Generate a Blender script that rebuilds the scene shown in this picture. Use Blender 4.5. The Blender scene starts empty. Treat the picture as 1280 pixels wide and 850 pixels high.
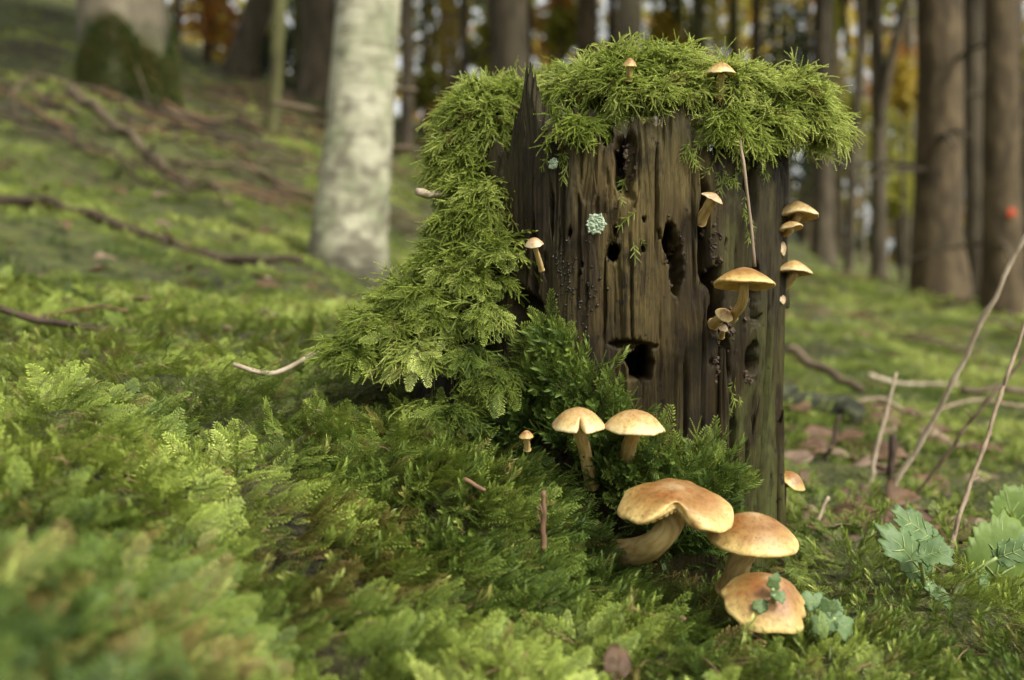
import bpy, math, random
import numpy as np
from mathutils import Vector, Matrix

random.seed(7)
RNG = np.random.default_rng(11)
scene = bpy.context.scene
COL = scene.collection

# ------------------------------------------------------------------ camera, sky, sun, exposure
KP = 0.000768            # metres per photo pixel per metre of depth
HZ = 400.0               # photo row of the eye level
CZ = 0.115               # camera height above the ground beside the stump
cam_d = bpy.data.cameras.new('camera')
cam = bpy.data.objects.new('camera', cam_d)
COL.objects.link(cam)
cam.location = (0, 0, CZ)
cam.rotation_euler = (math.radians(90), 0, 0)
cam_d.sensor_width = 23.6
cam_d.lens = 23.6 / (1280 * KP)
cam_d.shift_y = -(425 - HZ) / 1280.0
cam_d.clip_start = 0.01
cam_d.clip_end = 400
cam_d.dof.use_dof = True
cam_d.dof.focus_distance = 0.385
cam_d.dof.aperture_fstop = 6.2
cam_d.dof.aperture_blades = 0
scene.camera = cam

SUN_TO = Vector((0.52, -0.50, 0.76)).normalized()     # towards the sun
world = bpy.data.worlds.new('World')
scene.world = world
world.use_nodes = True
wn, wl = world.node_tree.nodes, world.node_tree.links
wn.clear()
sky = wn.new('ShaderNodeTexSky')
sky.sky_type = 'NISHITA'
sky.sun_disc = False
sky.sun_elevation = math.asin(SUN_TO.z)
sky.sun_rotation = math.atan2(SUN_TO.x, SUN_TO.y)
sky.air_density = 1.0
sky.dust_density = 4.0
sky.ozone_density = 0.6
hs = wn.new('ShaderNodeHueSaturation')
hs.inputs['Saturation'].default_value = 0.12
wb = wn.new('ShaderNodeBackground')
wb.inputs['Strength'].default_value = 0.10
wo = wn.new('ShaderNodeOutputWorld')
wl.new(sky.outputs[0], hs.inputs['Color'])
cl = wn.new('ShaderNodeMix'); cl.data_type = 'RGBA'; cl.blend_type = 'MULTIPLY'
cl.inputs[0].default_value = 1.0
cl.inputs[7].default_value = (1.0, 1.0, 0.95, 1)        # thin cloud
wl.new(hs.outputs[0], cl.inputs[6])
wl.new(cl.outputs[2], wb.inputs['Color'])
wl.new(wb.outputs[0], wo.inputs['Surface'])

sun_d = bpy.data.lights.new('sun', 'SUN')
sun_d.energy = 1.5
sun_d.angle = math.radians(10)
sun_d.color = (1.0, 0.96, 0.87)
sun = bpy.data.objects.new('sun', sun_d)
COL.objects.link(sun)
sun.rotation_euler = SUN_TO.to_track_quat('Z', 'Y').to_euler()
sun.location = (1, -1, 3)

vs = scene.view_settings
vs.view_transform = 'Standard'
vs.look = 'None'
vs.exposure = 1.32
vs.gamma = 1.0
scene.cycles.use_denoising = True
scene.cycles.max_bounces = 6
scene.cycles.diffuse_bounces = 3
scene.cycles.transmission_bounces = 4
scene.cycles.transparent_max_bounces = 6

# ------------------------------------------------------------------ small maths
def P(px, py, Y):
    return np.array([(px - 640) * KP * Y, Y, CZ + (HZ - py) * KP * Y])

def _hash(i, j, k, seed):
    n = (i * 374761393 + j * 668265263 + k * 2147483647 + seed * 974634777) & 0xFFFFFFFF
    n = ((n ^ (n >> 13)) * 1274126177) & 0xFFFFFFFF
    n = (n ^ (n >> 16)) & 0xFFFFFFFF
    return n.astype(np.float64) / 4294967295.0

def vnoise(x, y, z=0.0, seed=0):
    x, y, z = np.broadcast_arrays(np.asarray(x, float), np.asarray(y, float), np.asarray(z, float))
    i, j, k = np.floor(x).astype(np.int64), np.floor(y).astype(np.int64), np.floor(z).astype(np.int64)
    fx, fy, fz = x - i, y - j, z - k
    fx, fy, fz = fx*fx*(3-2*fx), fy*fy*(3-2*fy), fz*fz*(3-2*fz)
    r = 0
    for a in (0, 1):
        for b in (0, 1):
            for c in (0, 1):
                r = r + _hash(i+a, j+b, k+c, seed) * np.where(a, fx, 1-fx) * np.where(b, fy, 1-fy) * np.where(c, fz, 1-fz)
    return r

def fbm(x, y, z=0.0, seed=0, octaves=3):
    r, a, t = 0, 1.0, 0
    for o in range(octaves):
        r = r + a * vnoise(np.asarray(x)*2**o, np.asarray(y)*2**o, np.asarray(z)*2**o, seed + o*17)
        t += a
        a *= 0.5
    return r / t

def sstep(a, b, x):
    t = np.clip((x - a) / (b - a), 0, 1)
    return t*t*(3-2*t)

def nrm(v):
    v = np.asarray(v, float)
    return v / np.maximum(np.linalg.norm(v, axis=-1, keepdims=True), 1e-12)

def eulers(xd, zh):
    X = nrm(xd)
    Y = nrm(np.cross(zh, X))
    Z = np.cross(X, Y)
    ry = -np.arcsin(np.clip(X[:, 2], -1, 1))
    rx = np.arctan2(Y[:, 2], Z[:, 2])
    rz = np.arctan2(X[:, 1], X[:, 0])
    return np.stack([rx, ry, rz], 1)

# ------------------------------------------------------------------ mesh helpers
def mesh_np(name, V, quads=None, tris=None, smooth=True, attrs=None):
    V = np.asarray(V, np.float32).reshape(-1, 3)
    me = bpy.data.meshes.new(name)
    q = np.zeros((0, 4), np.int32) if quads is None or len(quads) == 0 else np.asarray(quads, np.int32)
    t = np.zeros((0, 3), np.int32) if tris is None or len(tris) == 0 else np.asarray(tris, np.int32)
    nl = q.size + t.size
    me.vertices.add(len(V))
    me.vertices.foreach_set('co', V.ravel())
    if nl:
        me.loops.add(nl)
        me.loops.foreach_set('vertex_index', np.concatenate([q.ravel(), t.ravel()]))
        me.polygons.add(len(q) + len(t))
        starts = np.concatenate([np.arange(len(q))*4, q.size + np.arange(len(t))*3]).astype(np.int32)
        me.polygons.foreach_set('loop_start', starts)
        me.polygons.foreach_set('use_smooth', np.full(len(q)+len(t), smooth))
    for an, (typ, arr) in (attrs or {}).items():
        a = me.attributes.new(an, typ, 'POINT')
        arr = np.asarray(arr, np.int32 if typ == 'INT' else np.float32).ravel()
        a.data.foreach_set('vector' if typ == 'FLOAT_VECTOR' else 'color' if typ == 'FLOAT_COLOR' else 'value', arr)
    me.update(calc_edges=True)
    me.validate()
    return me

def obj(name, me, mat=None, parent=None, col=None):
    o = bpy.data.objects.new(name, me)
    (col or COL).objects.link(o)
    if mat is not None and me is not None and not me.materials:
        me.materials.append(mat)
    if parent is not None:
        o.parent = parent
    return o

def tag(o, label=None, cat=None, group=None, kind=None):
    for k, v in (('label', label), ('category', cat), ('group', group), ('kind', kind)):
        if v:
            o[k] = v
    return o

def empty(name, loc, label, cat, group=None):
    o = bpy.data.objects.new(name, None)
    COL.objects.link(o)
    o.location = loc
    o.empty_display_size = 0.02
    return tag(o, label, cat, group)

def tube(pts, rad, seg=8, bump=0.0, seed=0, cap=True):
    pts = np.asarray(pts, float)
    rad = np.broadcast_to(np.asarray(rad, float), (len(pts),))
    n = len(pts)
    T = nrm(np.gradient(pts, axis=0))
    up = np.array([0.31, 0.2, 0.93]) if abs(T[0, 2]) < 0.8 else np.array([0.95, 0.1, 0.2])
    A = nrm(np.cross(T, up))
    B = np.cross(T, A)
    ph = np.linspace(0, 2*math.pi, seg, endpoint=False)
    V = np.zeros((n, seg, 3))
    for i in range(n):
        rr = np.full(seg, rad[i])
        if bump:
            rr = rr * (1 + bump*(vnoise(np.cos(ph)*1.7+9, np.sin(ph)*1.7+9, i*0.55, seed)*2-1))
        V[i] = pts[i] + A[i]*(np.cos(ph)*rr)[:, None] + B[i]*(np.sin(ph)*rr)[:, None]
    idx = np.arange(n*seg).reshape(n, seg)
    q = np.stack([idx[:-1], np.roll(idx[:-1], -1, 1), np.roll(idx[1:], -1, 1), idx[1:]], -1).reshape(-1, 4)
    V = V.reshape(-1, 3)
    t = []
    if cap:
        c0, c1 = len(V), len(V)+1
        V = np.vstack([V, pts[0][None], pts[-1][None]])
        for j in range(seg):
            t.append((c0, idx[0, (j+1) % seg], idx[0, j]))
            t.append((c1, idx[-1, j], idx[-1, (j+1) % seg]))
    return V, q, np.array(t, np.int32).reshape(-1, 3)

def join(parts):
    Vs, Qs, Ts, off = [], [], [], 0
    for V, q, t in parts:
        Vs.append(V)
        if q is not None and len(q): Qs.append(np.asarray(q)+off)
        if t is not None and len(t): Ts.append(np.asarray(t)+off)
        off += len(V)
    return np.vstack(Vs), (np.vstack(Qs) if Qs else None), (np.vstack(Ts) if Ts else None)

def spline(ctrl, n):
    c = np.asarray(ctrl, float)
    if len(c) == 2:
        return c[0] + (c[1]-c[0])*np.linspace(0, 1, n)[:, None]
    p = np.vstack([2*c[0]-c[1], c, 2*c[-1]-c[-2]])
    out = []
    for u in np.linspace(0, len(c)-1, n):
        i = min(int(u), len(c)-2)
        t = u-i
        a, b, d, e = p[i], p[i+1], p[i+2], p[i+3]
        out.append(0.5*((2*b)+(d-a)*t+(2*a-5*b+4*d-e)*t*t+(3*b-a-3*d+e)*t**3))
    return np.array(out)

# ------------------------------------------------------------------ materials
def mat_new(name):
    m = bpy.data.materials.new(name)
    m.use_nodes = True
    nt = m.node_tree
    return m, nt.nodes, nt.links, nt.nodes['Principled BSDF']

def ramp(nodes, stops, interp='LINEAR'):
    r = nodes.new('ShaderNodeValToRGB')
    cr = r.color_ramp
    cr.interpolation = interp
    while len(cr.elements) > 1:
        cr.elements.remove(cr.elements[-1])
    cr.elements[0].position = stops[0][0]
    cr.elements[0].color = (*stops[0][1], 1)
    for p, c in stops[1:]:
        e = cr.elements.new(p)
        e.color = (*c, 1)
    return r

def noise_node(n, l, scale, detail=4, mapscale=None, coord='Object', rough=0.55, dist=0.0):
    tc = n.new('ShaderNodeTexCoord')
    tx = n.new('ShaderNodeTexNoise')
    tx.inputs['Scale'].default_value = scale
    tx.inputs['Detail'].default_value = detail
    tx.inputs['Roughness'].default_value = rough
    tx.inputs['Distortion'].default_value = dist
    if mapscale:
        mp = n.new('ShaderNodeMapping')
        mp.inputs['Scale'].default_value = mapscale
        l.new(tc.outputs[coord], mp.inputs['Vector'])
        l.new(mp.outputs[0], tx.inputs['Vector'])
    else:
        l.new(tc.outputs[coord], tx.inputs['Vector'])
    return tx

def mixc(n, l, fac, a, b, mode='MIX'):
    m = n.new('ShaderNodeMix')
    m.data_type = 'RGBA'
    m.blend_type = mode
    for s, v in ((0, fac), (6, a), (7, b)):
        if hasattr(v, 'links') or hasattr(v, 'is_linked'):
            l.new(v, m.inputs[s])
        elif s == 0:
            m.inputs[s].default_value = v
        else:
            m.inputs[s].default_value = (*v, 1)
    return m.outputs[2]

def bump(n, l, height, strength, dist, bsdf):
    b = n.new('ShaderNodeBump')
    b.inputs['Strength'].default_value = strength
    b.inputs['Distance'].default_value = dist
    l.new(height, b.inputs['Height'])
    l.new(b.outputs[0], bsdf.inputs['Normal'])
    return b

MOSS_STOPS = [(0.0, (0.030, 0.058, 0.011)), (0.25, (0.075, 0.125, 0.022)), (0.5, (0.155, 0.215, 0.036)),
              (0.72, (0.275, 0.350, 0.060)), (0.86, (0.42, 0.49, 0.13)), (0.90, (0.18, 0.155, 0.042)), (1.0, (0.105, 0.072, 0.026))]

def moss_material():
    m, n, l, b = mat_new('moss')
    at = n.new('ShaderNodeAttribute'); at.attribute_type = 'INSTANCER'; at.attribute_name = 'tint'
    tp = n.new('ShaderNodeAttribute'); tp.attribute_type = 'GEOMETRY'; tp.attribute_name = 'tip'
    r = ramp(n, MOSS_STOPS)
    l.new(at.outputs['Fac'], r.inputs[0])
    rt = ramp(n, [(0, (0.20, 0.17, 0.12)), (0.45, (0.72, 0.72, 0.66)), (1, (1.6, 1.5, 1.55))])  # young tips paler; shadow between shoots put into the dark bases
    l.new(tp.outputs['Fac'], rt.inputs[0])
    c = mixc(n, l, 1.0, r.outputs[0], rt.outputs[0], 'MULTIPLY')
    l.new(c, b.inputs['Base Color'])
    b.inputs['Roughness'].default_value = 0.48
    b.inputs['Specular IOR Level'].default_value = 0.28
    tr = n.new('ShaderNodeBsdfTranslucent')
    l.new(c, tr.inputs['Color'])
    mx = n.new('ShaderNodeMixShader'); mx.inputs[0].default_value = 0.20
    l.new(b.outputs[0], mx.inputs[1]); l.new(tr.outputs[0], mx.inputs[2])
    l.new(mx.outputs[0], n['Material Output'].inputs['Surface'])
    return m

def ground_material():
    m, n, l, b = mat_new('forest_floor')
    big = noise_node(n, l, 1.6, 5)
    fine = noise_node(n, l, 38, 6)
    lit = ramp(n, [(0.3, (0.018, 0.012, 0.006)), (0.5, (0.052, 0.036, 0.016)), (0.7, (0.11, 0.080, 0.038))])
    l.new(fine.outputs['Fac'], lit.inputs[0])
    mos = ramp(n, [(0.3, (0.05, 0.062, 0.012)), (0.55, (0.14, 0.16, 0.03)), (0.75, (0.22, 0.24, 0.05))])
    l.new(fine.outputs['Fac'], mos.inputs[0])
    fm = ramp(n, [(0.39, (0, 0, 0)), (0.50, (1, 1, 1))])
    l.new(big.outputs['Fac'], fm.inputs[0])
    c = mixc(n, l, fm.outputs[0], lit.outputs[0], mos.outputs[0])
    l.new(c, b.inputs['Base Color'])
    b.inputs['Roughness'].default_value = 0.9
    tiny = noise_node(n, l, 520, 5)
    tr_ = ramp(n, [(0.35, (0.25, 0.22, 0.18)), (0.65, (1.1, 1.1, 1.1))])
    l.new(tiny.outputs['Fac'], tr_.inputs[0])
    c = mixc(n, l, 1.0, c, tr_.outputs[0], 'MULTIPLY')
    l.new(c, b.inputs['Base Color'])
    bump(n, l, tiny.outputs['Fac'], 1.0, 0.006, b)
    return m

def wood_material():
    m, n, l, b = mat_new('weathered_stump_wood')
    grain = noise_node(n, l, 1.0, 8, (380, 380, 48), rough=0.70, dist=0.8)
    broad = noise_node(n, l, 1.0, 5, (48, 48, 17), dist=0.5)
    spots = noise_node(n, l, 190, 5)
    at = n.new('ShaderNodeAttribute'); at.attribute_name = 'tone'
    sep = n.new('ShaderNodeSeparateColor')
    l.new(at.outputs['Color'], sep.inputs[0])
    dark = ramp(n, [(0.25, (0.006, 0.004, 0.0022)), (0.5, (0.022, 0.0145, 0.0048)), (0.78, (0.054, 0.036, 0.0115))])
    lite = ramp(n, [(0.25, (0.024, 0.015, 0.006)), (0.5, (0.092, 0.061, 0.020)), (0.78, (0.235, 0.165, 0.058))])
    fib = noise_node(n, l, 1.0, 6, (1500, 1500, 70), rough=0.75)
    gm = n.new('ShaderNodeMath'); gm.operation = 'MULTIPLY_ADD'; gm.inputs[1].default_value = 0.55
    gh = n.new('ShaderNodeMath'); gh.operation = 'MULTIPLY'; gh.inputs[1].default_value = 0.50
    l.new(grain.outputs['Fac'], gh.inputs[0]); l.new(fib.outputs['Fac'], gm.inputs[0]); l.new(gh.outputs[0], gm.inputs[2])
    for r in (dark, lite):
        l.new(gm.outputs[0], r.inputs[0])
    addn = n.new('ShaderNodeMath'); addn.operation = 'ADD'
    sc = n.new('ShaderNodeMath'); sc.operation = 'MULTIPLY_ADD'
    sc.inputs[1].default_value = 2.4; sc.inputs[2].default_value = -1.3
    l.new(broad.outputs['Fac'], sc.inputs[0])
    l.new(sc.outputs[0], addn.inputs[0]); l.new(sep.outputs[0], addn.inputs[1])
    addn.use_clamp = True
    c = mixc(n, l, addn.outputs[0], dark.outputs[0], lite.outputs[0])
    # algae film
    alg = mixc(n, l, grain.outputs['Fac'], (0.030, 0.040, 0.012), (0.13, 0.14, 0.035))
    ag = n.new('ShaderNodeMath'); ag.operation = 'MULTIPLY'; ag.use_clamp = True
    agr = ramp(n, [(0.42, (0, 0, 0)), (0.62, (1, 1, 1))])
    l.new(broad.outputs['Fac'], agr.inputs[0])
    l.new(agr.outputs[0], ag.inputs[0]); l.new(sep.outputs[1], ag.inputs[1])
    c = mixc(n, l, ag.outputs[0], c, alg)
    # dark mould specks
    sp = ramp(n, [(0.30, (0, 0, 0)), (0.37, (1, 1, 1))])
    l.new(spots.outputs['Fac'], sp.inputs[0])
    c = mixc(n, l, sp.outputs[0], (0.008, 0.006, 0.005), c)
    rot = noise_node(n, l, 1.0, 6, (95, 95, 62), rough=0.72)
    rr_ = ramp(n, [(0.50, (0, 0, 0)), (0.62, (0.72, 0.72, 0.72))])
    l.new(rot.outputs['Fac'], rr_.inputs[0])
    c = mixc(n, l, rr_.outputs[0], c, (0.014, 0.009, 0.005))
    # nearly black in the cavities by depth, and on the rotten top
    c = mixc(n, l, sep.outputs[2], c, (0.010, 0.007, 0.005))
    l.new(c, b.inputs['Base Color'])
    rr = ramp(n, [(0.3, (0.36,)*3), (0.7, (0.68,)*3)])
    l.new(broad.outputs['Fac'], rr.inputs[0])
    l.new(rr.outputs[0], b.inputs['Roughness'])
    b.inputs['Specular IOR Level'].default_value = 0.20
    bump(n, l, gm.outputs[0], 1.0, 0.0010, b)
    return m

def simple(name, stops, scale=60, rough=0.7, mapscale=None, bmp=0.4, bdist=0.002, spec=0.3, transl=0.0, detail=5):
    m, n, l, b = mat_new(name)
    tx = noise_node(n, l, scale if not mapscale else 1.0, detail, mapscale)
    r = ramp(n, stops)
    l.new(tx.outputs['Fac'], r.inputs[0])
    l.new(r.outputs[0], b.inputs['Base Color'])
    b.inputs['Roughness'].default_value = rough
    b.inputs['Specular IOR Level'].default_value = spec
    if bmp:
        bump(n, l, tx.outputs['Fac'], bmp, bdist, b)
    if transl:
        tr = n.new('ShaderNodeBsdfTranslucent')
        l.new(r.outputs[0], tr.inputs['Color'])
        mx = n.new('ShaderNodeMixShader'); mx.inputs[0].default_value = transl
        l.new(b.outputs[0], mx.inputs[1]); l.new(tr.outputs[0], mx.inputs[2])
        l.new(mx.outputs[0], n['Material Output'].inputs['Surface'])
    return m

def cap_material(name, stops, blotch, spec=0.45, rough=0.40):
    m, n, l, b = mat_new(name)
    at = n.new('ShaderNodeAttribute'); at.attribute_name = 'rad'
    nz = noise_node(n, l, 170, 5)
    fine = noise_node(n, l, 620, 6, rough=0.7)
    ad = n.new('ShaderNodeMath'); ad.operation = 'MULTIPLY_ADD'
    ad.inputs[1].default_value = 0.36; 
    sub = n.new('ShaderNodeMath'); sub.operation = 'SUBTRACT'; sub.inputs[1].default_value = 0.18
    l.new(nz.outputs['Fac'], ad.inputs[0]); l.new(at.outputs['Fac'], ad.inputs[2])
    l.new(ad.outputs[0], sub.inputs[0])
    r = ramp(n, stops)
    l.new(sub.outputs[0], r.inputs[0])
    bl = ramp(n, [(0.50, (0, 0, 0)), (0.68, (0.7,)*3)])
    l.new(nz.outputs['Fac'], bl.inputs[0])
    c = mixc(n, l, bl.outputs[0], r.outputs[0], blotch)
    fr = ramp(n, [(0.32, (0.62, 0.55, 0.48)), (0.52, (1.0, 1.0, 1.0)), (0.7, (1.12, 1.12, 1.14))])
    l.new(fine.outputs['Fac'], fr.inputs[0])
    c = mixc(n, l, 1.0, c, fr.outputs[0], 'MULTIPLY')
    dz = noise_node(n, l, 1100, 2)
    dr = ramp(n, [(0.27, (0.28, 0.20, 0.14)), (0.33, (1, 1, 1))])
    l.new(dz.outputs['Fac'], dr.inputs[0])
    c = mixc(n, l, 1.0, c, dr.outputs[0], 'MULTIPLY')
    l.new(c, b.inputs['Base Color'])
    b.inputs['Roughness'].default_value = rough
    b.inputs['Specular IOR Level'].default_value = spec
    b.inputs['Subsurface Weight'].default_value = 0.25
    b.inputs['Subsurface Radius'].default_value = (0.004, 0.002, 0.0008)
    b.inputs['Subsurface Scale'].default_value = 0.6
    bump(n, l, fine.outputs['Fac'], 0.35, 0.0008, b)
    return m

M = {}
M['moss'] = moss_material()
M['ground'] = ground_material()
M['wood'] = wood_material()
M['core'] = simple('moss_humus', [(0.3, (0.010, 0.010, 0.004)), (0.7, (0.035, 0.04, 0.012))], 300, 0.9)
M['cap_orange'] = cap_material('cap_skin_orange', [(0.0, (0.40, 0.28, 0.15)), (0.20, (0.32, 0.185, 0.075)), (0.48, (0.25, 0.122, 0.036)), (0.70, (0.34, 0.195, 0.060)), (0.86, (0.49, 0.34, 0.120)), (1.0, (0.66, 0.50, 0.19))], (0.27, 0.10, 0.026))
M['cap_tan'] = cap_material('cap_skin_tan', [(0.0, (0.34, 0.205, 0.085)), (0.40, (0.43, 0.285, 0.120)), (0.75, (0.52, 0.36, 0.140)), (1.0, (0.68, 0.56, 0.29))], (0.31, 0.15, 0.05))
M['cap_pale'] = cap_material('cap_skin_pale', [(0.0, (0.34, 0.21, 0.11)), (0.5, (0.44, 0.30, 0.16)), (1.0, (0.62, 0.50, 0.30))], (0.28, 0.15, 0.07))
M['gill'] = simple('gill_flesh', [(0.3, (0.42, 0.26, 0.085)), (0.7, (0.64, 0.44, 0.18))], 400, 0.6, bmp=0.2, bdist=0.0004)
M['stem'] = simple('stem_flesh', [(0.28, (0.30, 0.185, 0.065)), (0.5, (0.48, 0.335, 0.135)), (0.72, (0.62, 0.48, 0.23))], mapscale=(2.6, 2.6, 160), rough=0.5, bmp=0.35, bdist=0.0006)
def _fibres():
    n, l = M['stem'].node_tree.nodes, M['stem'].node_tree.links
    at = n.new('ShaderNodeAttribute'); at.attribute_name = 'fibre'
    mp = [x for x in n if x.type == 'MAPPING'][0]
    l.new(at.outputs['Vector'], mp.inputs['Vector'])
_fibres()
M['lichen'] = simple('lichen', [(0.3, (0.20, 0.26, 0.165)), (0.7, (0.42, 0.49, 0.35))], 600, 0.9, bmp=0.8, bdist=0.001)
M['twig_pale'] = simple('twig_pale', [(0.3, (0.24, 0.18, 0.115)), (0.7, (0.58, 0.48, 0.35))], mapscale=(180, 180, 60), rough=0.65)
M['twig_grey'] = simple('twig_grey', [(0.3, (0.13, 0.09, 0.055)), (0.7, (0.33, 0.25, 0.165))], mapscale=(180, 180, 60), rough=0.7)
M['log'] = simple('rotten_log_bark', [(0.35, (0.010, 0.011, 0.006)), (0.55, (0.032, 0.036, 0.018)), (0.72, (0.085, 0.085, 0.045))], 45, 0.9, bmp=1.0, bdist=0.01)
M['twig_brown'] = simple('twig_brown', [(0.3, (0.06, 0.032, 0.018)), (0.7, (0.24, 0.14, 0.075))], mapscale=(160, 160, 60), rough=0.6)
M['twig_dark'] = simple('twig_dark', [(0.3, (0.018, 0.012, 0.008)), (0.7, (0.085, 0.055, 0.036))], 120, 0.8)
M['dead_wood'] = simple('dead_branch_wood', [(0.3, (0.045, 0.032, 0.018)), (0.55, (0.105, 0.078, 0.046)), (0.75, (0.20, 0.155, 0.095))], 22, 0.85)
M['leaf_brown'] = simple('dead_leaf_brown', [(0.3, (0.065, 0.038, 0.022)), (0.7, (0.20, 0.12, 0.068))], 60, 0.6, transl=0.25)
M['leaf_pink'] = simple('dead_leaf_greyish', [(0.3, (0.11, 0.07, 0.048)), (0.7, (0.33, 0.235, 0.165))], 60, 0.6, transl=0.2)
M['leaf_yellow'] = simple('dead_leaf_yellow', [(0.3, (0.45, 0.27, 0.03)), (0.7, (0.70, 0.52, 0.10))], 60, 0.55, transl=0.3)
M['herb'] = simple('herb_leaf', [(0.3, (0.080, 0.145, 0.045)), (0.7, (0.165, 0.245, 0.095))], 190, 0.5, transl=0.25, bmp=0.5, bdist=0.001)
M['herb_bright'] = simple('herb_leaf_bright', [(0.3, (0.12, 0.19, 0.04)), (0.7, (0.215, 0.30, 0.075))], 120, 0.5, transl=0.35, bmp=0.5, bdist=0.001)
M['herb_stem'] = simple('herb_stem', [(0.3, (0.18, 0.24, 0.07)), (0.7, (0.35, 0.42, 0.17))], 90, 0.5)
M['bark'] = simple('spruce_bark', [(0.3, (0.030, 0.023, 0.012)), (0.5, (0.072, 0.051, 0.026)), (0.72, (0.135, 0.098, 0.052))], mapscale=(14, 14, 6), rough=0.9, bmp=0.8, bdist=0.03)
M['bark_dark'] = simple('dark_bark', [(0.3, (0.030, 0.024, 0.014)), (0.7, (0.115, 0.090, 0.056))], mapscale=(12, 12, 4), rough=0.9, bmp=0.8, bdist=0.03)
M['bark_mossy'] = simple('mossy_bark', [(0.3, (0.030, 0.026, 0.012)), (0.5, (0.085, 0.082, 0.030)), (0.72, (0.13, 0.13, 0.05))], mapscale=(9, 9, 4), rough=0.9, bmp=0.8, bdist=0.03)
M['bark_grey'] = simple('grey_beech_bark', [(0.3, (0.085, 0.070, 0.045)), (0.5, (0.155, 0.130, 0.084)), (0.72, (0.23, 0.195, 0.13))], mapscale=(7, 7, 2.5), rough=0.85, bmp=0.5, bdist=0.02)
M['red'] = simple('red_marking_paint', [(0.3, (0.36, 0.045, 0.015)), (0.7, (0.50, 0.085, 0.03))], 40, 0.6)

def birch_material():
    m, n, l, b = mat_new('lichened_birch_bark')
    big = noise_node(n, l, 1.0, 6, (16, 16, 11))
    band = noise_node(n, l, 1.0, 5, (13, 13, 75))
    r = ramp(n, [(0.36, (0.17, 0.19, 0.10)), (0.48, (0.33, 0.32, 0.21)), (0.66, (0.43, 0.41, 0.295))])
    l.new(big.outputs['Fac'], r.inputs[0])
    d = ramp(n, [(0.27, (0.45, 0.42, 0.33)), (0.42, (1, 1, 1))])
    l.new(band.outputs['Fac'], d.inputs[0])
    c = mixc(n, l, 1.0, r.outputs[0], d.outputs[0], 'MULTIPLY')
    # dark flaking and lichen near the foot
    tc = n.new('ShaderNodeTexCoord'); sx = n.new('ShaderNodeSeparateXYZ')
    l.new(tc.outputs['Object'], sx.inputs[0])
    blot = noise_node(n, l, 34, 4)
    fl = n.new('ShaderNodeMath'); fl.operation = 'MULTIPLY_ADD'
    fl.inputs[1].default_value = -0.42; fl.inputs[2].default_value = 0.26
    l.new(sx.outputs['Z'], fl.inputs[0])
    mx = n.new('ShaderNodeMath'); mx.operation = 'MAXIMUM'; mx.inputs[1].default_value = 0.0
    l.new(fl.outputs[0], mx.inputs[0])
    ad = n.new('ShaderNodeMath'); ad.operation = 'ADD'
    l.new(blot.outputs['Fac'], ad.inputs[0]); l.new(mx.outputs[0], ad.inputs[1])
    br = ramp(n, [(0.62, (0, 0, 0)), (0.80, (0.8, 0.8, 0.8))])
    l.new(ad.outputs[0], br.inputs[0])
    c = mixc(n, l, br.outputs[0], c, (0.10, 0.085, 0.055))
    l.new(c, b.inputs['Base Color'])
    b.inputs['Roughness'].default_value = 0.8
    bump(n, l, band.outputs['Fac'], 0.5, 0.01, b)
    return m
M['birch'] = birch_material()

# ------------------------------------------------------------------ ground surface (control points: photo column, row, depth)
GC = []
def gcol(px, rows):
    for py, Y in rows:
        GC.append((px, py, Y))
gcol(-250, [(860, .15), (640, .22), (500, .36), (440, .5), (340, .8), (240, 1.4), (120, 2.8), (30, 5), (-40, 9), (-90, 22)])
gcol(100, [(900, .18), (700, .25), (600, .305), (520, .38), (460, .5), (400, .72), (335, 1.1), (265, 1.7), (185, 2.8), (105, 5), (45, 9), (0, 22)])
gcol(300, [(950, .21), (720, .285), (610, .33), (530, .39), (465, .5), (405, .75), (345, 1.3), (275, 2.1), (205, 3.4), (130, 6), (100, 10), (80, 22)])
gcol(500, [(900, .255), (710, .325), (610, .365), (530, .41), (445, .6), (400, 1.0), (365, 1.8), (300, 3), (240, 4.5), (190, 7), (165, 11), (145, 22)])
gcol(640, [(900, .265), (760, .32), (620, .37), (560, .42), (460, .7), (410, 1.3), (335, 3), (255, 6), (215, 12), (195, 22)])
gcol(800, [(900, .28), (775, .345), (690, .385), (600, .5), (500, .8), (425, 1.8), (355, 4), (295, 8), (270, 14), (255, 22)])
gcol(1000, [(900, .29), (795, .35), (735, .40), (630, .55), (525, .9), (455, 1.6), (395, 3.2), (345, 6), (312, 11), (300, 22)])
gcol(1200, [(900, .29), (800, .35), (725, .42), (625, .6), (535, .95), (475, 1.6), (435, 3), (402, 5.5), (375, 9), (350, 22)])
gcol(1500, [(900, .29), (810, .35), (745, .42), (645, .6), (555, .95), (500, 1.6), (460, 3), (430, 5.5), (405, 9), (380, 22)])
GC = np.array(GC)
_gu = (GC[:, 0]-640)/300.0
_gv = np.log(GC[:, 2])*1.6
_gz = (HZ-GC[:, 1])                       # interpolate in the slope as seen from the eye, then turn into height
_D = np.sqrt((_gu[:, None]-_gu[None])**2 + (_gv[:, None]-_gv[None])**2)
_A = np.block([[_D + np.eye(len(GC))*-0.02, np.ones((len(GC), 1)), _gu[:, None], _gv[:, None]],
               [np.ones((1, len(GC))), np.zeros((1, 3))], [_gu[None], np.zeros((1, 3))], [_gv[None], np.zeros((1, 3))]])
_W = np.linalg.solve(_A, np.concatenate([_gz, np.zeros(3)]))

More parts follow.
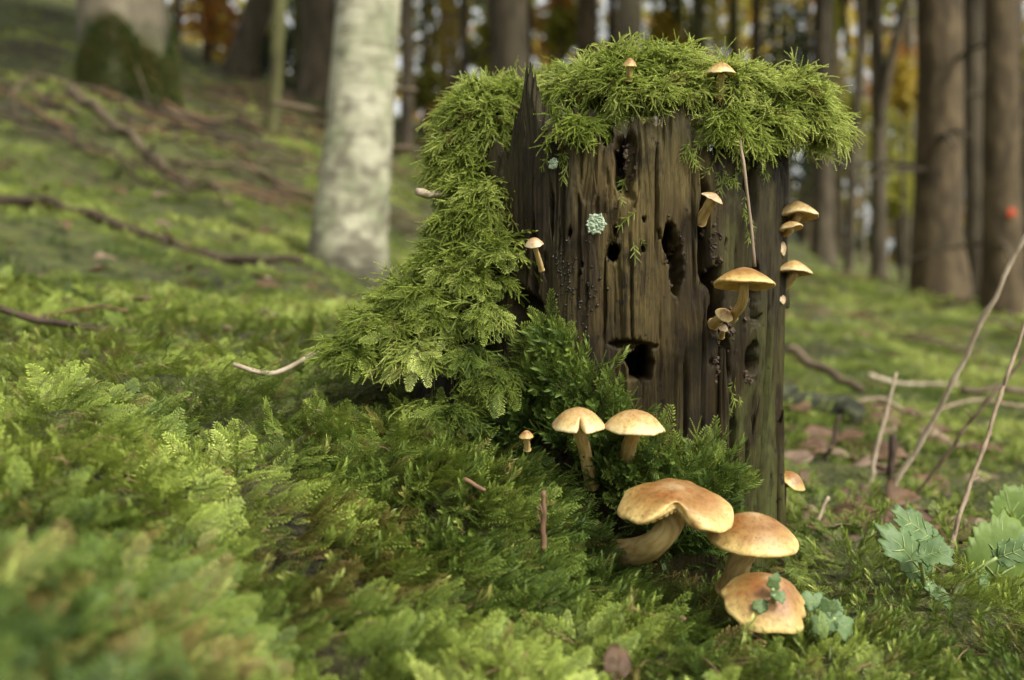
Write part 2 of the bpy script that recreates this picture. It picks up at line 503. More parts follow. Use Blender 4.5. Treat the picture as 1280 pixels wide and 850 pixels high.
def G(X, Y, rough=True):
    X = np.asarray(X, float); Y = np.asarray(Y, float)
    sh = X.shape
    X, Y = X.ravel(), Y.ravel()
    Yc = np.clip(Y, 0.15, 22.0)
    u = np.clip(X/np.maximum(Yc, 1e-3)/KP/300.0, -3.4, 3.2)
    v = np.log(Yc)*1.6
    out = np.empty(len(X))
    for s in range(0, len(X), 20000):
        e = s+20000
        d = np.sqrt((u[s:e, None]-_gu[None])**2 + (v[s:e, None]-_gv[None])**2)
        out[s:e] = d @ _W[:len(GC)] + _W[-3] + _W[-2]*u[s:e] + _W[-1]*v[s:e]
    z = CZ + out*KP*Yc
    if rough:
        a = np.clip(Yc, 0.15, 4)
        z = z + (fbm(X*26+50, Y*26+50, 0, 3, 3)-0.5)*0.034 - 0.006
        z = z + (fbm(X*3.1+50, Y*3.1+50, 0, 9, 3)-0.5)*0.11*sstep(0.8, 2.5, Yc)
        z = z + (fbm(X*0.8+50, Y*0.8+50, 0, 19, 2)-0.5)*0.35*sstep(3, 8, Yc)
    return z.reshape(sh)

def g1(X, Y):
    return float(G(np.array([X]), np.array([Y]))[0])

def build_ground():
    ux = np.linspace(-6.6, 6.6, 330)
    xs = 0.22*np.sinh(ux)
    uy = np.linspace(-2.2, 6.6, 300)
    ys = 0.30 + 0.22*np.sinh(uy)
    X, Y = np.meshgrid(xs, ys)
    Z = G(X, Y)
    V = np.stack([X, Y, Z], -1).reshape(-1, 3)
    idx = np.arange(X.size).reshape(X.shape)
    q = np.stack([idx[:-1, :-1], idx[:-1, 1:], idx[1:, 1:], idx[1:, :-1]], -1).reshape(-1, 4)
    o = obj('ground', mesh_np('ground', V, q), M['ground'])
    tag(o, 'mossy forest floor rising to a wooded slope', 'ground', kind='structure')
build_ground()

# ------------------------------------------------------------------ stump
SR, SX, SY = 0.0715, 135*KP*0.462, 0.462
ZB = -0.035

def s_px(px, py):
    """photo pixel -> (theta, z) on the stump's mean surface"""
    dx, dz = (px-640)*KP, (HZ-py)*KP
    a = dx*dx+1; b = -2*(dx*SX+SY); c = SX*SX+SY*SY-SR*SR
    disc = max(b*b-4*a*c, 0)
    t = (-b-math.sqrt(disc))/(2*a)
    x, y, z = dx*t, t, CZ+dz*t
    return math.atan2(x-SX, SY-y), z

FEATURES = []   # theta, z, rtheta, rz, depth, edge noise, tilt
def feat(px, py, rx, ry, depth, en=0.3, tilt=0.0):
    th, z = s_px(px, py)
    k = 0.000305
    FEATURES.append((th, z, rx*k/SR/max(math.cos(th), 0.3), ry*k, depth, en, tilt))
feat(805, 456, 21, 23, 0.030, 0.55)
feat(792, 432, 30, 7, 0.006, 0.4, -0.5)
feat(765, 315, 10, 12, 0.016, 0.25)
feat(839, 300, 9, 26, 0.016, 0.7)
feat(848, 335, 7, 30, 0.010, 0.6)
feat(783, 205, 17, 42, 0.005, 0.6)
feat(774, 208, 7, 30, 0.012, 0.6)
feat(758, 148, 12, 34, 0.014, 0.4)
feat(880, 290, 9, 70, 0.012, 0.45)
feat(897, 370, 13, 46, 0.014, 0.45)
feat(912, 440, 13, 52, 0.017, 0.45)
feat(946, 452, 10, 24, 0.016, 0.4)
feat(944, 370, 8, 48, 0.012, 0.4)
feat(938, 250, 10, 70, 0.007, 0.4)
feat(925, 575, 7, 85, 0.006, 0.5)
feat(945, 600, 5, 70, 0.006, 0.5)
feat(905, 590, 5, 50, 0.005, 0.5)
feat(964, 480, 5, 160, 0.008, 0.5)
feat(702, 240, 3, 95, 0.002, 0.5)
feat(722, 305, 3, 60, 0.002, 0.5)
feat(688, 262, 3, 30, 0.006, 0.4)
feat(868, 240, 3, 110, 0.002, 0.5)
feat(820, 250, 2.5, 80, 0.003, 0.5)
feat(858, 520, 3, 70, 0.003, 0.5)
feat(790, 380, 2.5, 60, 0.003, 0.5)
feat(755, 380, 2.5, 60, 0.003, 0.5)
feat(880, 470, 3, 80, 0.003, 0.5)
feat(650, 420, 22, 70, 0.010, 0.4)
feat(665, 330, 6, 60, 0.005, 0.5)
for _ in range(26):
    feat(random.uniform(640, 965), random.uniform(190, 650), random.uniform(1.5, 3), random.uniform(12, 50), random.uniform(0.0006, 0.0020), 0.8)
for _ in range(22):
    feat(random.uniform(660, 960), random.uniform(240, 640), random.uniform(2, 4), random.uniform(2.5, 7), random.uniform(0.003, 0.007), 0.3)

def stump_r(th, z, cav=False):
    th = np.asarray(th, float); z = np.asarray(z, float)
    r = SR*(0.935 + 0.16*np.clip(z, 0, .25)/0.22*0.5)
    cx, sy = np.cos(th), np.sin(th)
    r = r + 0.0045*(fbm(cx*1.6+7, sy*1.6+7, z*5+3, 5, 2)-0.5)*2
    # root flare towards the bank on the far left
    dth = np.angle(np.exp(1j*(th+1.9)))
    r = r + 0.085*np.exp(-(dth/0.75)**2)*np.exp(-np.clip(z-0.03, 0, 1)/0.055)
    r = r + 0.012*np.exp(-np.clip(z, 0, 1)/0.03)*(0.5+0.5*np.cos(3*th+0.4))
    # long vertical ridges of the grain, wandering a little
    tw = th + 0.10*(fbm(th*3+50, z*22+10, 0, 29, 2)-0.5)
    r = r + 0.0009*(vnoise(tw*13+100, z*38+10, 0, 31)-0.5)
    r = r + 0.0005*(vnoise(tw*48+100, z*55+10, 0, 33)-0.5)
    r = r + 0.0006*(vnoise(tw*120+100, z*20+10, 0, 37)-0.5)
    r = r + 0.0004*(vnoise(tw*260+100, z*60+10, 0, 39)-0.5)
    # stepped plates where layers of wood have broken away
    pl = vnoise(th*7+60, z*10+20, 0, 41)
    r = r - 0.0006*sstep(0.52, 0.55, pl) - 0.0009*sstep(0.66, 0.68, pl)
    d = np.zeros_like(r)
    for (t0, z0, rt, rz, dep, en, tilt) in FEATURES:
        near = (np.abs(th-t0) < rt*2.2) & (np.abs(z-z0) < rz*2.2)
        if not near.any():
            continue
        dt = (th[near]-t0)/rt; dz = (z[near]-z0)/rz
        dt = dt - tilt*dz
        wob = (fbm(th[near]*(1.1/rt)+20, z[near]*(1.6/rz)+20, 0, int(abs(t0)*1000) % 97, 2)-0.5)*2*en
        q = np.sqrt(dt*dt+dz*dz)+wob
        dd = dep*(1-sstep(0.62, 1.05, q))
        d[near] = np.maximum(d[near], dd)
    if cav:
        return r-d, d
    return r-d

TH_SP, _ = s_px(661, 150)
def ztop(th):
    th = np.asarray(th, float)
    z = 0.186 + 0.016*(vnoise(th*9+40, 3, 0, 51)-0.5) + 0.010*(vnoise(th*28+40, 3, 0, 52)-0.5) + 0.006*(vnoise(th*80+40, 3, 0, 53)-0.5)
    d = np.angle(np.exp(1j*(th-TH_SP)))
    z = z + 0.040*np.clip(1-np.abs(d+0.02)/0.20, 0, 1)**1.3
    d2 = d-0.23
    z = z + 0.006*np.clip(1-np.abs(d2)/0.07, 0, 1)
    z = np.minimum(z, 0.2260)
    return z

def s_pt(th, z, off=0.0):
    r = stump_r(np.atleast_1d(th), np.atleast_1d(z))+off
    return np.stack([SX+r*np.sin(th), SY-r*np.cos(th), np.broadcast_to(z, r.shape)], -1)

def build_stump():
    root = empty('tree_stump', (SX, SY, 0.0), 'rotten dark brown tree stump capped with moss, mushrooms growing on it', 'stump')
    th = np.concatenate([np.linspace(-2.0, 1.75, 560, endpoint=False), np.linspace(1.75, 2*math.pi-2.0, 90, endpoint=False)])
    nz = 330
    s = np.linspace(0, 1, nz)
    TH, S = np.meshgrid(th, s)
    ZT = ztop(TH)
    Z = ZB + S*(ZT-ZB)
    R, D = stump_r(TH, Z, True)
    R = R - 0.0022*sstep(0.955, 1.0, S)          # worn rim
    V = np.stack([R*np.sin(TH), -R*np.cos(TH), Z], -1)
    # rotten top: two more rings in, then a centre
    rings = [V]
    zt = ztop(th)
    Rr = R[-1]
    for f, dz in ((0.93, -0.004), (0.84, -0.012), (0.6, -0.012), (0.3, -0.008), (0.02, -0.006)):
        zz = zt*0 + 0.183*(1-f) + np.minimum(zt, 0.19)*f + dz + 0.006*(fbm(np.cos(th)*f*4+20, np.sin(th)*f*4+20, f*3, 61)-0.5)
        rings.append(np.stack([Rr*f*np.sin(th), -Rr*f*np.cos(th), zz], -1)[None])
    V = np.concatenate(rings, 0)
    n, m = V.shape[:2]
    idx = np.arange(n*m).reshape(n, m)
    q = np.stack([idx[:-1], np.roll(idx[:-1], -1, 1), np.roll(idx[1:], -1, 1), idx[1:]], -1).reshape(-1, 4)
    # material tone: paler or darker wood, algae, near-black cavities and rotten top
    TA = np.concatenate([TH, np.tile(th, (5, 1))], 0); ZA = V[..., 2]
    # approximate photo position of every surface point
    Yw = V[..., 1]+SY
    PX = 640+(V[..., 0]+SX)/(KP*Yw); PY = HZ-(ZA-CZ)/(KP*Yw)
    tone = 0.55*np.exp(-((PX-795)/85)**2-((PY-360)/130)**2) + 0.55*np.exp(-((PX-765)/38)**2-((PY-235)/55)**2)
    tone = tone + 0.28*np.exp(-((PX-850)/60)**2-((PY-230)/80)**2) + 0.12
    tone = tone*(1-0.9*np.exp(-((PX-655)/38)**2)) - 0.30*sstep(895, 950, PX) - 0.35*(1-sstep(690, 725, PX)) - 0.3*(1-sstep(165, 215, PY))*sstep(800, 830, PX)  # wood darker to both sides and beneath the moss at upper right
    tone = tone + 0.35*np.exp(-((PX-752)/16)**2-((PY-220)/50)**2)
    alg = 0.75*sstep(890, 925, PX)*(1-sstep(955, 985, PX))*sstep(330, 480, PY)+0.55*np.exp(-((PX-920)/20)**2-((PY-290)/90)**2)+0.16
    inner_dark = np.zeros_like(tone)
    inner_dark[:nz] = sstep(0.006, 0.014, D)
    inner_dark[nz:] = 1
    colr = np.stack([np.clip(tone, 0, 1), np.clip(alg, 0, 1), inner_dark, np.ones_like(inner_dark)], -1)
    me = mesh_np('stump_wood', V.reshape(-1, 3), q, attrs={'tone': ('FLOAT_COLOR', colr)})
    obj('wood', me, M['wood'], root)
    # loose slab standing off the far edge
    def slab(t0, t1, z0, z1, off, thick, seed, nm):
        tt = np.linspace(t0, t1, 14); zz = np.linspace(z0, z1, 60)
        T, Zg = np.meshgrid(tt, zz)
        edge = 1-0.25*vnoise(Zg*90, 0.5, 0, seed)
        tc = (t0+t1)/2
        T = tc+(T-tc)*edge
        top = sstep(0, 1, (Zg-z0)/(z1-z0))
        jag = 0.012*(vnoise(T*70+10, 1, 0, seed+3)-0.5)*top
        r = SR*1.01+off+0.0025*(vnoise(T*40+30, Zg*25+3, 0, seed+1)-0.5)+0.002*(vnoise(T*90+30, Zg*60+3, 0, seed+2)-0.5)
        outer = np.stack([r*np.sin(T), -r*np.cos(T), Zg+jag], -1)
        ri = r-thick
        inner = np.stack([ri*np.sin(T), -ri*np.cos(T), Zg+jag], -1)
        a, b_ = outer.shape[:2]
        io = np.arange(a*b_).reshape(a, b_); ii = io+a*b_
        q = [np.stack([io[:-1, :-1], io[:-1, 1:], io[1:, 1:], io[1:, :-1]], -1).reshape(-1, 4),
             np.stack([ii[:-1, :-1], ii[1:, :-1], ii[1:, 1:], ii[:-1, 1:]], -1).reshape(-1, 4)]
        for c in (0, -1):
            q.append(np.stack([io[:-1, c], io[1:, c], ii[1:, c], ii[:-1, c]], -1))
        for c in (0, -1):
            q.append(np.stack([io[c, :-1], ii[c, :-1], ii[c, 1:], io[c, 1:]], -1))
        Vv = np.concatenate([outer.reshape(-1, 3), inner.reshape(-1, 3)])
        tcol = np.tile(np.array([0.12, 0.45, 0.0, 1.0]), (len(Vv), 1))
        obj(nm, mesh_np(nm, Vv, np.vstack(q), attrs={'tone': ('FLOAT_COLOR', tcol)}), M['wood'], root)
    slab(1.42, 1.72, 0.12, 0.183, -0.0005, 0.006, 71, 'wood_slab')
    slab(1.16, 1.34, -0.02, 0.075, -0.0022, 0.004, 74, 'wood_slab')
    slab(0.46, 0.52, 0.03, 0.10, -0.0014, 0.003, 77, 'wood_slab')
    # splinters sticking out of the torn wood
    for (px, py, dx, dy, r) in [(757, 250, 2, 38, 3), (770, 262, 6, 34, 3), (745, 235, -3, 45, 2.5), (792, 250, 8, 25, 2.5), (832, 315, 3, 30, 2),
                                (806, 440, -5, 22, 3), (700, 160, 3, 60, 4), (925, 480, 2, 55, 3), (880, 330, -3, 50, 2.5), (952, 520, 2, 60, 3), (897, 575, 2, 40, 3)]:
        th0, z0 = s_px(px, py+dy/2); th1, z1 = s_px(px+dx, py-dy/2)
        a = s_pt(th0, z0, -0.0012)[0]; c = s_pt(th1, z1, 0.0015)[0]
        mid = (a+c)/2+np.array([0, -0.0012, 0])
        V2, q2, t2 = tube(spline([a, mid, c], 8)-np.array([SX, SY, 0]), np.linspace(r, 0.4, 8)*0.0003, 5, 0.3, px)
        tcol = np.tile(np.array([0.75 if px < 830 else 0.3, 0.1, 0.0, 1.0]), (len(V2), 1))
        obj('splinter', mesh_np('splinter', V2, q2, t2, attrs={'tone': ('FLOAT_COLOR', tcol)}), M['wood'], root)
    rg = random.Random(3)
    def bits(nm, spots, mat, rr, seed, squash):
        parts = []
        for (px, py, sx, sy, n) in spots:
            for i in range(n):
                th0, z0 = s_px(rg.gauss(px, sx), rg.gauss(py, sy))
                c = s_pt(th0, z0, 0.0001)[0]-np.array([SX, SY, 0])
                r = rg.uniform(*rr)
                u = np.linspace(0, math.pi, 6); v = np.linspace(0, 2*math.pi, 7, endpoint=False)
                Ug, Vg = np.meshgrid(u, v, indexing='ij')
                d = np.stack([np.sin(Ug)*np.cos(Vg), np.sin(Ug)*np.sin(Vg), np.cos(Ug)], -1)
                w = 1+squash*(fbm(d[..., 0]*2+i*3.3+40, d[..., 1]*2+40, d[..., 2]*2+py, seed, 1)-.5)*2
                V = c+d*r*w[..., None]*np.array([1, 1, rg.uniform(.7, 1.3)])
                idx = np.arange(42).reshape(6, 7)
                q = np.stack([idx[:-1], idx[1:], np.roll(idx[1:], -1, 1), np.roll(idx[:-1], -1, 1)], -1).reshape(-1, 4)
                parts.append((V.reshape(-1, 3), q, None))
        V, q, t = join(parts)
        o = obj(nm, mesh_np(nm, V, q, t, smooth=squash < .3), mat, root)
        o['kind'] = 'stuff'
    bead = simple('black_slime_beads', [(.3, (.006, .005, .004)), (.7, (.02, .016, .012))], 300, .18, bmp=0, spec=.6)
    crumb = simple('rotten_wood_crumbs', [(.3, (.022, .014, .009)), (.6, (.075, .050, .030)), (.8, (.26, .21, .15))], 420, .8)
    bits('bead', [(712, 345, 12, 22, 46), (740, 360, 8, 14, 18), (722, 400, 10, 16, 22), (765, 310, 10, 10, 10), (845, 310, 8, 18, 14), (700, 330, 6, 10, 14)], bead, (.00025, .00058), 4, .12)
    bits('crumb', [(897, 365, 5, 18, 40), (912, 430, 6, 22, 60), (905, 455, 5, 12, 24), (893, 300, 3, 20, 18), (945, 470, 5, 10, 12), (845, 320, 6, 18, 14), (785, 205, 8, 20, 24), (940, 370, 4, 20, 12)], crumb, (.0004, .0012), 5, .7)
    return root
build_stump()

# ------------------------------------------------------------------ moss shoots (sources for the instanced mats)
def leafq(p, d, side, L, w, V, T, tip, tv, cup=0.25):
    """one folded diamond leaf"""
    b = len(V)
    nr = np.cross(d, side)
    V += [p, p+d*L*0.42+side*w+nr*w*cup, p+d*L, p+d*L*0.42-side*w+nr*w*cup]
    T += [(b, b+1, b+2), (b, b+2, b+3)]
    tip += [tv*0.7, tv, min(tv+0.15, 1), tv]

def src_frond(seed, L=0.022, npin=12, W=0.0080):
    """flat twice-feathered fern-moss frond along +X, arching down"""
    rg = random.Random(seed)
    V, T, tip = [], [], []
    arch = rg.uniform(0.15, 0.40); bend = rg.uniform(-0.25, 0.25)
    def rach(t):
        return np.array([L*t, bend*L*t*t, L*(0.28*t-arch*t*t*1.3)])
    n = npin
    prev = None
    for i in range(n+1):
        t = i/n
        p = rach(t); d = nrm(rach(min(t+0.02, 1.02))-p)
        side = nrm(np.cross(np.array([0, 0, 1.0]), d))
        if prev is not None:
            b = len(V); wv = 0.00022*(1.2-t)
            V += [prev-side*wv, prev+side*wv, p+side*wv*0.9, p-side*wv*0.9]
            T += [(b, b+1, b+2), (b, b+2, b+3)]; tip += [0.15+0.5*t]*4
        prev = p
        if i == 0: continue
        prof = (1-t)**0.75*min(1, t*4.5)
        pl = W*prof*rg.uniform(0.8, 1.15)+0.0008
        for s in (-1, 1):
            pd = nrm(d*rg.uniform(0.55, 0.75)+side*s*0.85+np.array([0, 0, rg.uniform(-0.30, 0.1)]))
            k = max(2, int(pl/0.00100))
            for j in range(k):
                u = (j+0.3)/k
                q = p+pd*pl*u+np.array([0, 0, -0.22*pl*u*u])
                ps = nrm(np.cross(np.array([0, 0, 1.0]), pd))
                sz = (1-0.45*u)
                for s2 in (-1, 1):
                    ld = nrm(pd*0.8+ps*s2*0.75+np.array([0, 0, rg.uniform(-0.2, 0.3)]))
                    leafq(q, ld, nrm(np.cross(np.array([0, 0, 1.0]), ld)), 0.00125*sz*rg.uniform(0.8, 1.2), 0.00030*sz, V, T, tip, 0.30+0.5*u+0.2*t)
            leafq(p+pd*pl*0.8+np.array([0, 0, -0.15*pl]), pd, nrm(np.cross(np.array([0, 0, 1.0]), pd)), 0.0018, 0.00035, V, T, tip, 0.95)
    return np.array(V), np.array(T), np.array(tip)

def braid(V, T, tip, p0, d0, L, n, lw, ll, droop, rg, t0=0.2, t1=1.0, taper=0.55):
    """shoot clothed in overlapping scale leaves"""
    d = nrm(np.array(d0, float)); p = np.array(p0, float)
    a0 = rg.uniform(0, 6.28)
    st = L/n
    pts = []
    for i in range(n):
        u = i/n
        d = nrm(d+np.array([rg.uniform(-.1, .1), rg.uniform(-.1, .1), -droop/n]))
        A = nrm(np.cross(d, np.array([0.2, 0.3, 0.9]))); B = np.cross(d, A)
        for j in range(3):
            a = a0+i*2.0+j*2.094
            out = A*math.cos(a)+B*math.sin(a)
            ld = nrm(d*1.0+out*0.55)
            sz = (1-taper*u)*rg.uniform(0.85, 1.15)
            leafq(p, ld, nrm(np.cross(ld, out)), ll*sz, lw*sz, V, T, tip, t0+(t1-t0)*u, 0.5)
        p = p+d*st
        pts.append((p.copy(), d.copy()))
    return pts

def src_braid(seed, L=0.021, branches=7):
    rg = random.Random(seed)
    V, T, tip = [], [], []
    pts = braid(V, T, tip, (0, 0, 0), (1, rg.uniform(-.2, .2), 0.30), L, 22, 0.00050, 0.0018, rg.uniform(0.5, 1.3), rg)
    for b in range(branches):
        i = rg.randrange(1, 15)
        p, d = pts[i]
        s = rg.choice((-1, 1))
        side = nrm(np.cross(np.array([0, 0, 1.0]), d))
        braid(V, T, tip, p, d*0.7+side*s*rg.uniform(0.5, 0.9)+np.array([0, 0, rg.uniform(-.1, .4)]), rg.uniform(0.004, 0.009), 9, 0.00044, 0.0015, rg.uniform(0, 0.8), rg, 0.3+0.02*i, 1.0)
    return np.array(V), np.array(T), np.array(tip)

def src_star(seed, L=0.016):
    """upright shoot with narrow glossy leaves"""
    rg = random.Random(seed)
    V, T, tip = [], [], []
    d = nrm(np.array([1, rg.uniform(-.2, .2), 0.0])); p = np.zeros(3)
    n = 14
    for i in range(n):
        u = i/n
        d = nrm(d+np.array([0, rg.uniform(-.05, .05), rg.uniform(-.05, .09)]))
        A = nrm(np.cross(d, np.array([0.1, 0.2, 0.95]))); B = np.cross(d, A)
        for j in range(3):
            a = i*2.4+j*2.094
            out = A*math.cos(a)+B*math.sin(a)
            ld = nrm(d*(0.75+0.3*u)+out*0.75)
            sz = (0.75+0.6*math.sin(u*3.0))*rg.uniform(0.85, 1.1)
            sd = nrm(np.cross(ld, out))
            b = len(V); w = 0.00031*sz; ll = 0.0034*sz
            mid = p+ld*ll*0.5
            V += [p, mid+sd*w+out*w*0.5, p+ld*ll-out*ll*0.12, mid-sd*w+out*w*0.5, mid]
            T += [(b, b+1, b+4), (b+1, b+2, b+4), (b, b+4, b+3), (b+3, b+4, b+2)]
            tip += [0.15+0.4*u, 0.35+0.5*u, 0.6+0.4*u, 0.35+0.5*u, 0.3+0.5*u]
        p = p+d*L/n
    return np.array(V), np.array(T), np.array(tip)

def src_tuft(seed, nfr=16, size=0.03, star=True):
    """coarse cushion for the distance: many short shoots"""
    rg = random.Random(seed)
    Vs, Ts, tips, off = [], [], [], 0
    for i in range(nfr):
        V, T, tip = (src_star(seed*50+i, 0.014) if (star and i % 2) else src_frond(seed*50+i, 0.017, 6, 0.006))
        a = rg.uniform(0, 6.28); el = rg.uniform(0.25, 1.35)
        X = np.array([math.cos(a)*math.cos(el), math.sin(a)*math.cos(el), math.sin(el)])
        Yv = nrm(np.cross(np.array([0, 0, 1.0]), X)); Zv = np.cross(X, Yv)
        r = size*math.sqrt(rg.random())
        V2 = V[:, :1]*X+V[:, 1:2]*Yv+V[:, 2:]*Zv+np.array([r*math.cos(a+2), r*math.sin(a+2), -0.003])
        Vs.append(V2); Ts.append(T+off); tips.append(tip); off += len(V)
    return np.vstack(Vs), np.vstack(Ts), np.concatenate(tips)

def make_sources(name, gens):
    c = bpy.data.collections.new(name)
    for i, (V, T, tip) in enumerate(gens):
        me = mesh_np(name, V, None, T, smooth=True, attrs={'tip': ('FLOAT', tip)})
        obj('%s_%02d' % (name, i), me, M['moss'], None, c)
    return c
SRC = {
    'frond': make_sources('frond_source', [src_frond(s, 0.022 if s % 2 else 0.019) for s in range(1, 7)]),
    'braid': make_sources('braid_source', [src_braid(s) for s in range(1, 7)]),
    'star': make_sources('star_source', [src_star(s) for s in range(1, 6)]),
    'tuft': make_sources('tuft_source', [src_tuft(s) for s in range(1, 5)]),
}
NSRC = {k: len(v.objects) for k, v in SRC.items()}

def gn_group(kind):
    ng = bpy.data.node_groups.new('scatter_'+kind, 'GeometryNodeTree')
    ng.interface.new_socket('Geometry', in_out='INPUT', socket_type='NodeSocketGeometry')
    ng.interface.new_socket('Geometry', in_out='OUTPUT', socket_type='NodeSocketGeometry')
    n, l = ng.nodes, ng.links
    gi = n.new('NodeGroupInput'); go = n.new('NodeGroupOutput')
    ci = n.new('GeometryNodeCollectionInfo')
    ci.inputs['Collection'].default_value = SRC[kind]
    ci.inputs['Separate Children'].default_value = True
    ci.inputs['Reset Children'].default_value = True
    ip = n.new('GeometryNodeInstanceOnPoints')
    ip.inputs['Pick Instance'].default_value = True
    def named(nm, typ):
        a = n.new('GeometryNodeInputNamedAttribute'); a.data_type = typ
        a.inputs['Name'].default_value = nm
        return a.outputs['Attribute']
    er = n.new('FunctionNodeEulerToRotation')
    l.new(named('rot', 'FLOAT_VECTOR'), er.inputs[0])
    l.new(gi.outputs[0], ip.inputs['Points'])
    l.new(ci.outputs[0], ip.inputs['Instance'])
    l.new(named('pick', 'INT'), ip.inputs['Instance Index'])
    l.new(er.outputs[0], ip.inputs['Rotation'])
    l.new(named('size', 'FLOAT'), ip.inputs['Scale'])
    l.new(ip.outputs[0], go.inputs[0])
    return ng
GN = {k: gn_group(k) for k in SRC}

def moss_mat(name, kind, pts, rot, size, tint, label=None, cat=None, parent=None):
    n = len(pts)
    me = mesh_np(name, pts, attrs={'rot': ('FLOAT_VECTOR', rot), 'size': ('FLOAT', size), 'tint': ('FLOAT', np.clip(tint, 0, 1)),
                                   'pick': ('INT', RNG.integers(0, NSRC[kind], n))})
    o = obj(name, me, M['moss'], parent)
    md = o.modifiers.new('scatter', 'NODES')
    md.node_group = GN[kind]
    o['kind'] = 'stuff'
    if label:
        tag(o, label, cat)
    return o

def U(a, b, n):
    return RNG.uniform(a, b, n)

# --- carpet of moss on the ground
def inside_stump(X, Y, grow=0.0):
    th = np.arctan2(X-SX, SY-Y)
    return np.hypot(X-SX, Y-SY) < SR*0.9+grow

def px_of(p):
    return 640+p[:, 0]/(KP*p[:, 1]), HZ-(p[:, 2]-CZ)/(KP*p[:, 1])

def ground_frame(X, Y, e=0.01):
    z = G(X, Y)
    gx = (G(X+e, Y)-z)/e
    gy = (G(X, Y+e)-z)/e
    nn = nrm(np.stack([-gx, -gy, np.ones_like(z)], -1))
    return z, nn

def carpet_near():
    N = 38000
    Y = np.exp(U(math.log(0.125), math.log(0.95), N))
    X = U(-0.60, 0.60, N)*Y
    keep = ~inside_stump(X, Y)
    X, Y = X[keep], Y[keep]
    z, nn = ground_frame(X, Y)
    p = np.stack([X, Y, z], -1)
    px, py = px_of(p)
    # bare shaded spots and litter behind the stump on the right
    bare = sstep(0.38, 0.58, fbm(X*12+40, Y*12+40, 0, 77, 2))*sstep(930, 1000, px)*sstep(.46, .52, Y)*(1-sstep(.75, .9, Y))
    hol = sstep(0.66, 0.74, fbm(X*22+40, Y*22+40, 0, 78, 2))*0.3*(Y > .5)
    keep = RNG.random(len(X)) > np.maximum(bare*0.85, hol)
    p, nn, px, py = p[keep], nn[keep], px[keep], py[keep]
    xp = (U(380, 790, 4000)-640)*KP; yp = U(.325, .425, 4000); xp = xp*yp       # thick pile against the stump foot
    kp = ~inside_stump(xp, yp)
    zp, np_ = ground_frame(xp[kp], yp[kp])
    p = np.vstack([p, np.stack([xp[kp], yp[kp], zp], -1)]); nn = np.vstack([nn, np_])
    px, py = px_of(p)
    n = len(p)
    a = U(-math.pi, math.pi, n)
    fall = np.stack([nn[:, 0], nn[:, 1], np.zeros(n)], -1)
    patch_a = fbm(p[:, 0]*14+30, p[:, 1]*14+30, 0, 81, 2)*14
    hd = np.stack([np.cos(patch_a+a*0.35), np.sin(patch_a+a*0.35), np.zeros(n)], -1)+nrm(fall)*0.9+np.array([0, -0.35, 0])
    el = U(0.15, 1.1, n)
    xd = nrm(nrm(hd)*np.cos(el)[:, None]+nn*np.sin(el)[:, None])
    rot = eulers(xd, nn+RNG.normal(0, 0.22, (n, 3)))
    size = (0.30+0.48*RNG.random(n)**1.7)*(1-0.35*sstep(0.5, 1.0, p[:, 1])*0)
    size *= 1-0.30*sstep(950, 1050, px)
    f1 = fbm(p[:, 0]*10+11, p[:, 1]*10+11, 0, 91, 3); f2 = fbm(p[:, 0]*30+11, p[:, 1]*30+11, 0, 92, 2)
    tint = 0.63+(f1-0.5)*0.75+(f2-0.5)*0.40+RNG.normal(0, 0.07, n)
    foot_zone = np.exp(-((px-740)/130)**2-((py-640)/110)**2)  # deeper green, spikier moss before the stump foot
    tint -= 0.22*foot_zone
    tint -= 0.04*sstep(940, 1020, px)*(1-sstep(0.5, 0.65, p[:, 1]))
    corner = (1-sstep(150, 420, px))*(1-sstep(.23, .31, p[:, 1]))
    tint -= 0.26*corner  # corner darkness of vignette and shadow painted into the moss tint
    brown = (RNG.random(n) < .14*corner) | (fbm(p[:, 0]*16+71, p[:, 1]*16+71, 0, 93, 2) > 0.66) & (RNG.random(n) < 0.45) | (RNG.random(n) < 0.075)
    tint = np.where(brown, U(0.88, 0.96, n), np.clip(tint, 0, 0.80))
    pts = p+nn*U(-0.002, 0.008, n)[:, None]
    isstar = (RNG.random(n) < 0.08+0.40*foot_zone+0.12*sstep(940, 1000, px))
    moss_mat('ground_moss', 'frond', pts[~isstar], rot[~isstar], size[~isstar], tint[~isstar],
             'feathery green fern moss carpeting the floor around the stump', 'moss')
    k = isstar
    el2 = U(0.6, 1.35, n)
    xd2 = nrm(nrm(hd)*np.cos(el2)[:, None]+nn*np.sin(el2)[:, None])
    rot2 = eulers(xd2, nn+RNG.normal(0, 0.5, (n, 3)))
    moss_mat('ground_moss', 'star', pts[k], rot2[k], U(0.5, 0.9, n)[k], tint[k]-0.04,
             'spiky dark green moss shoots among the feathery carpet', 'moss')

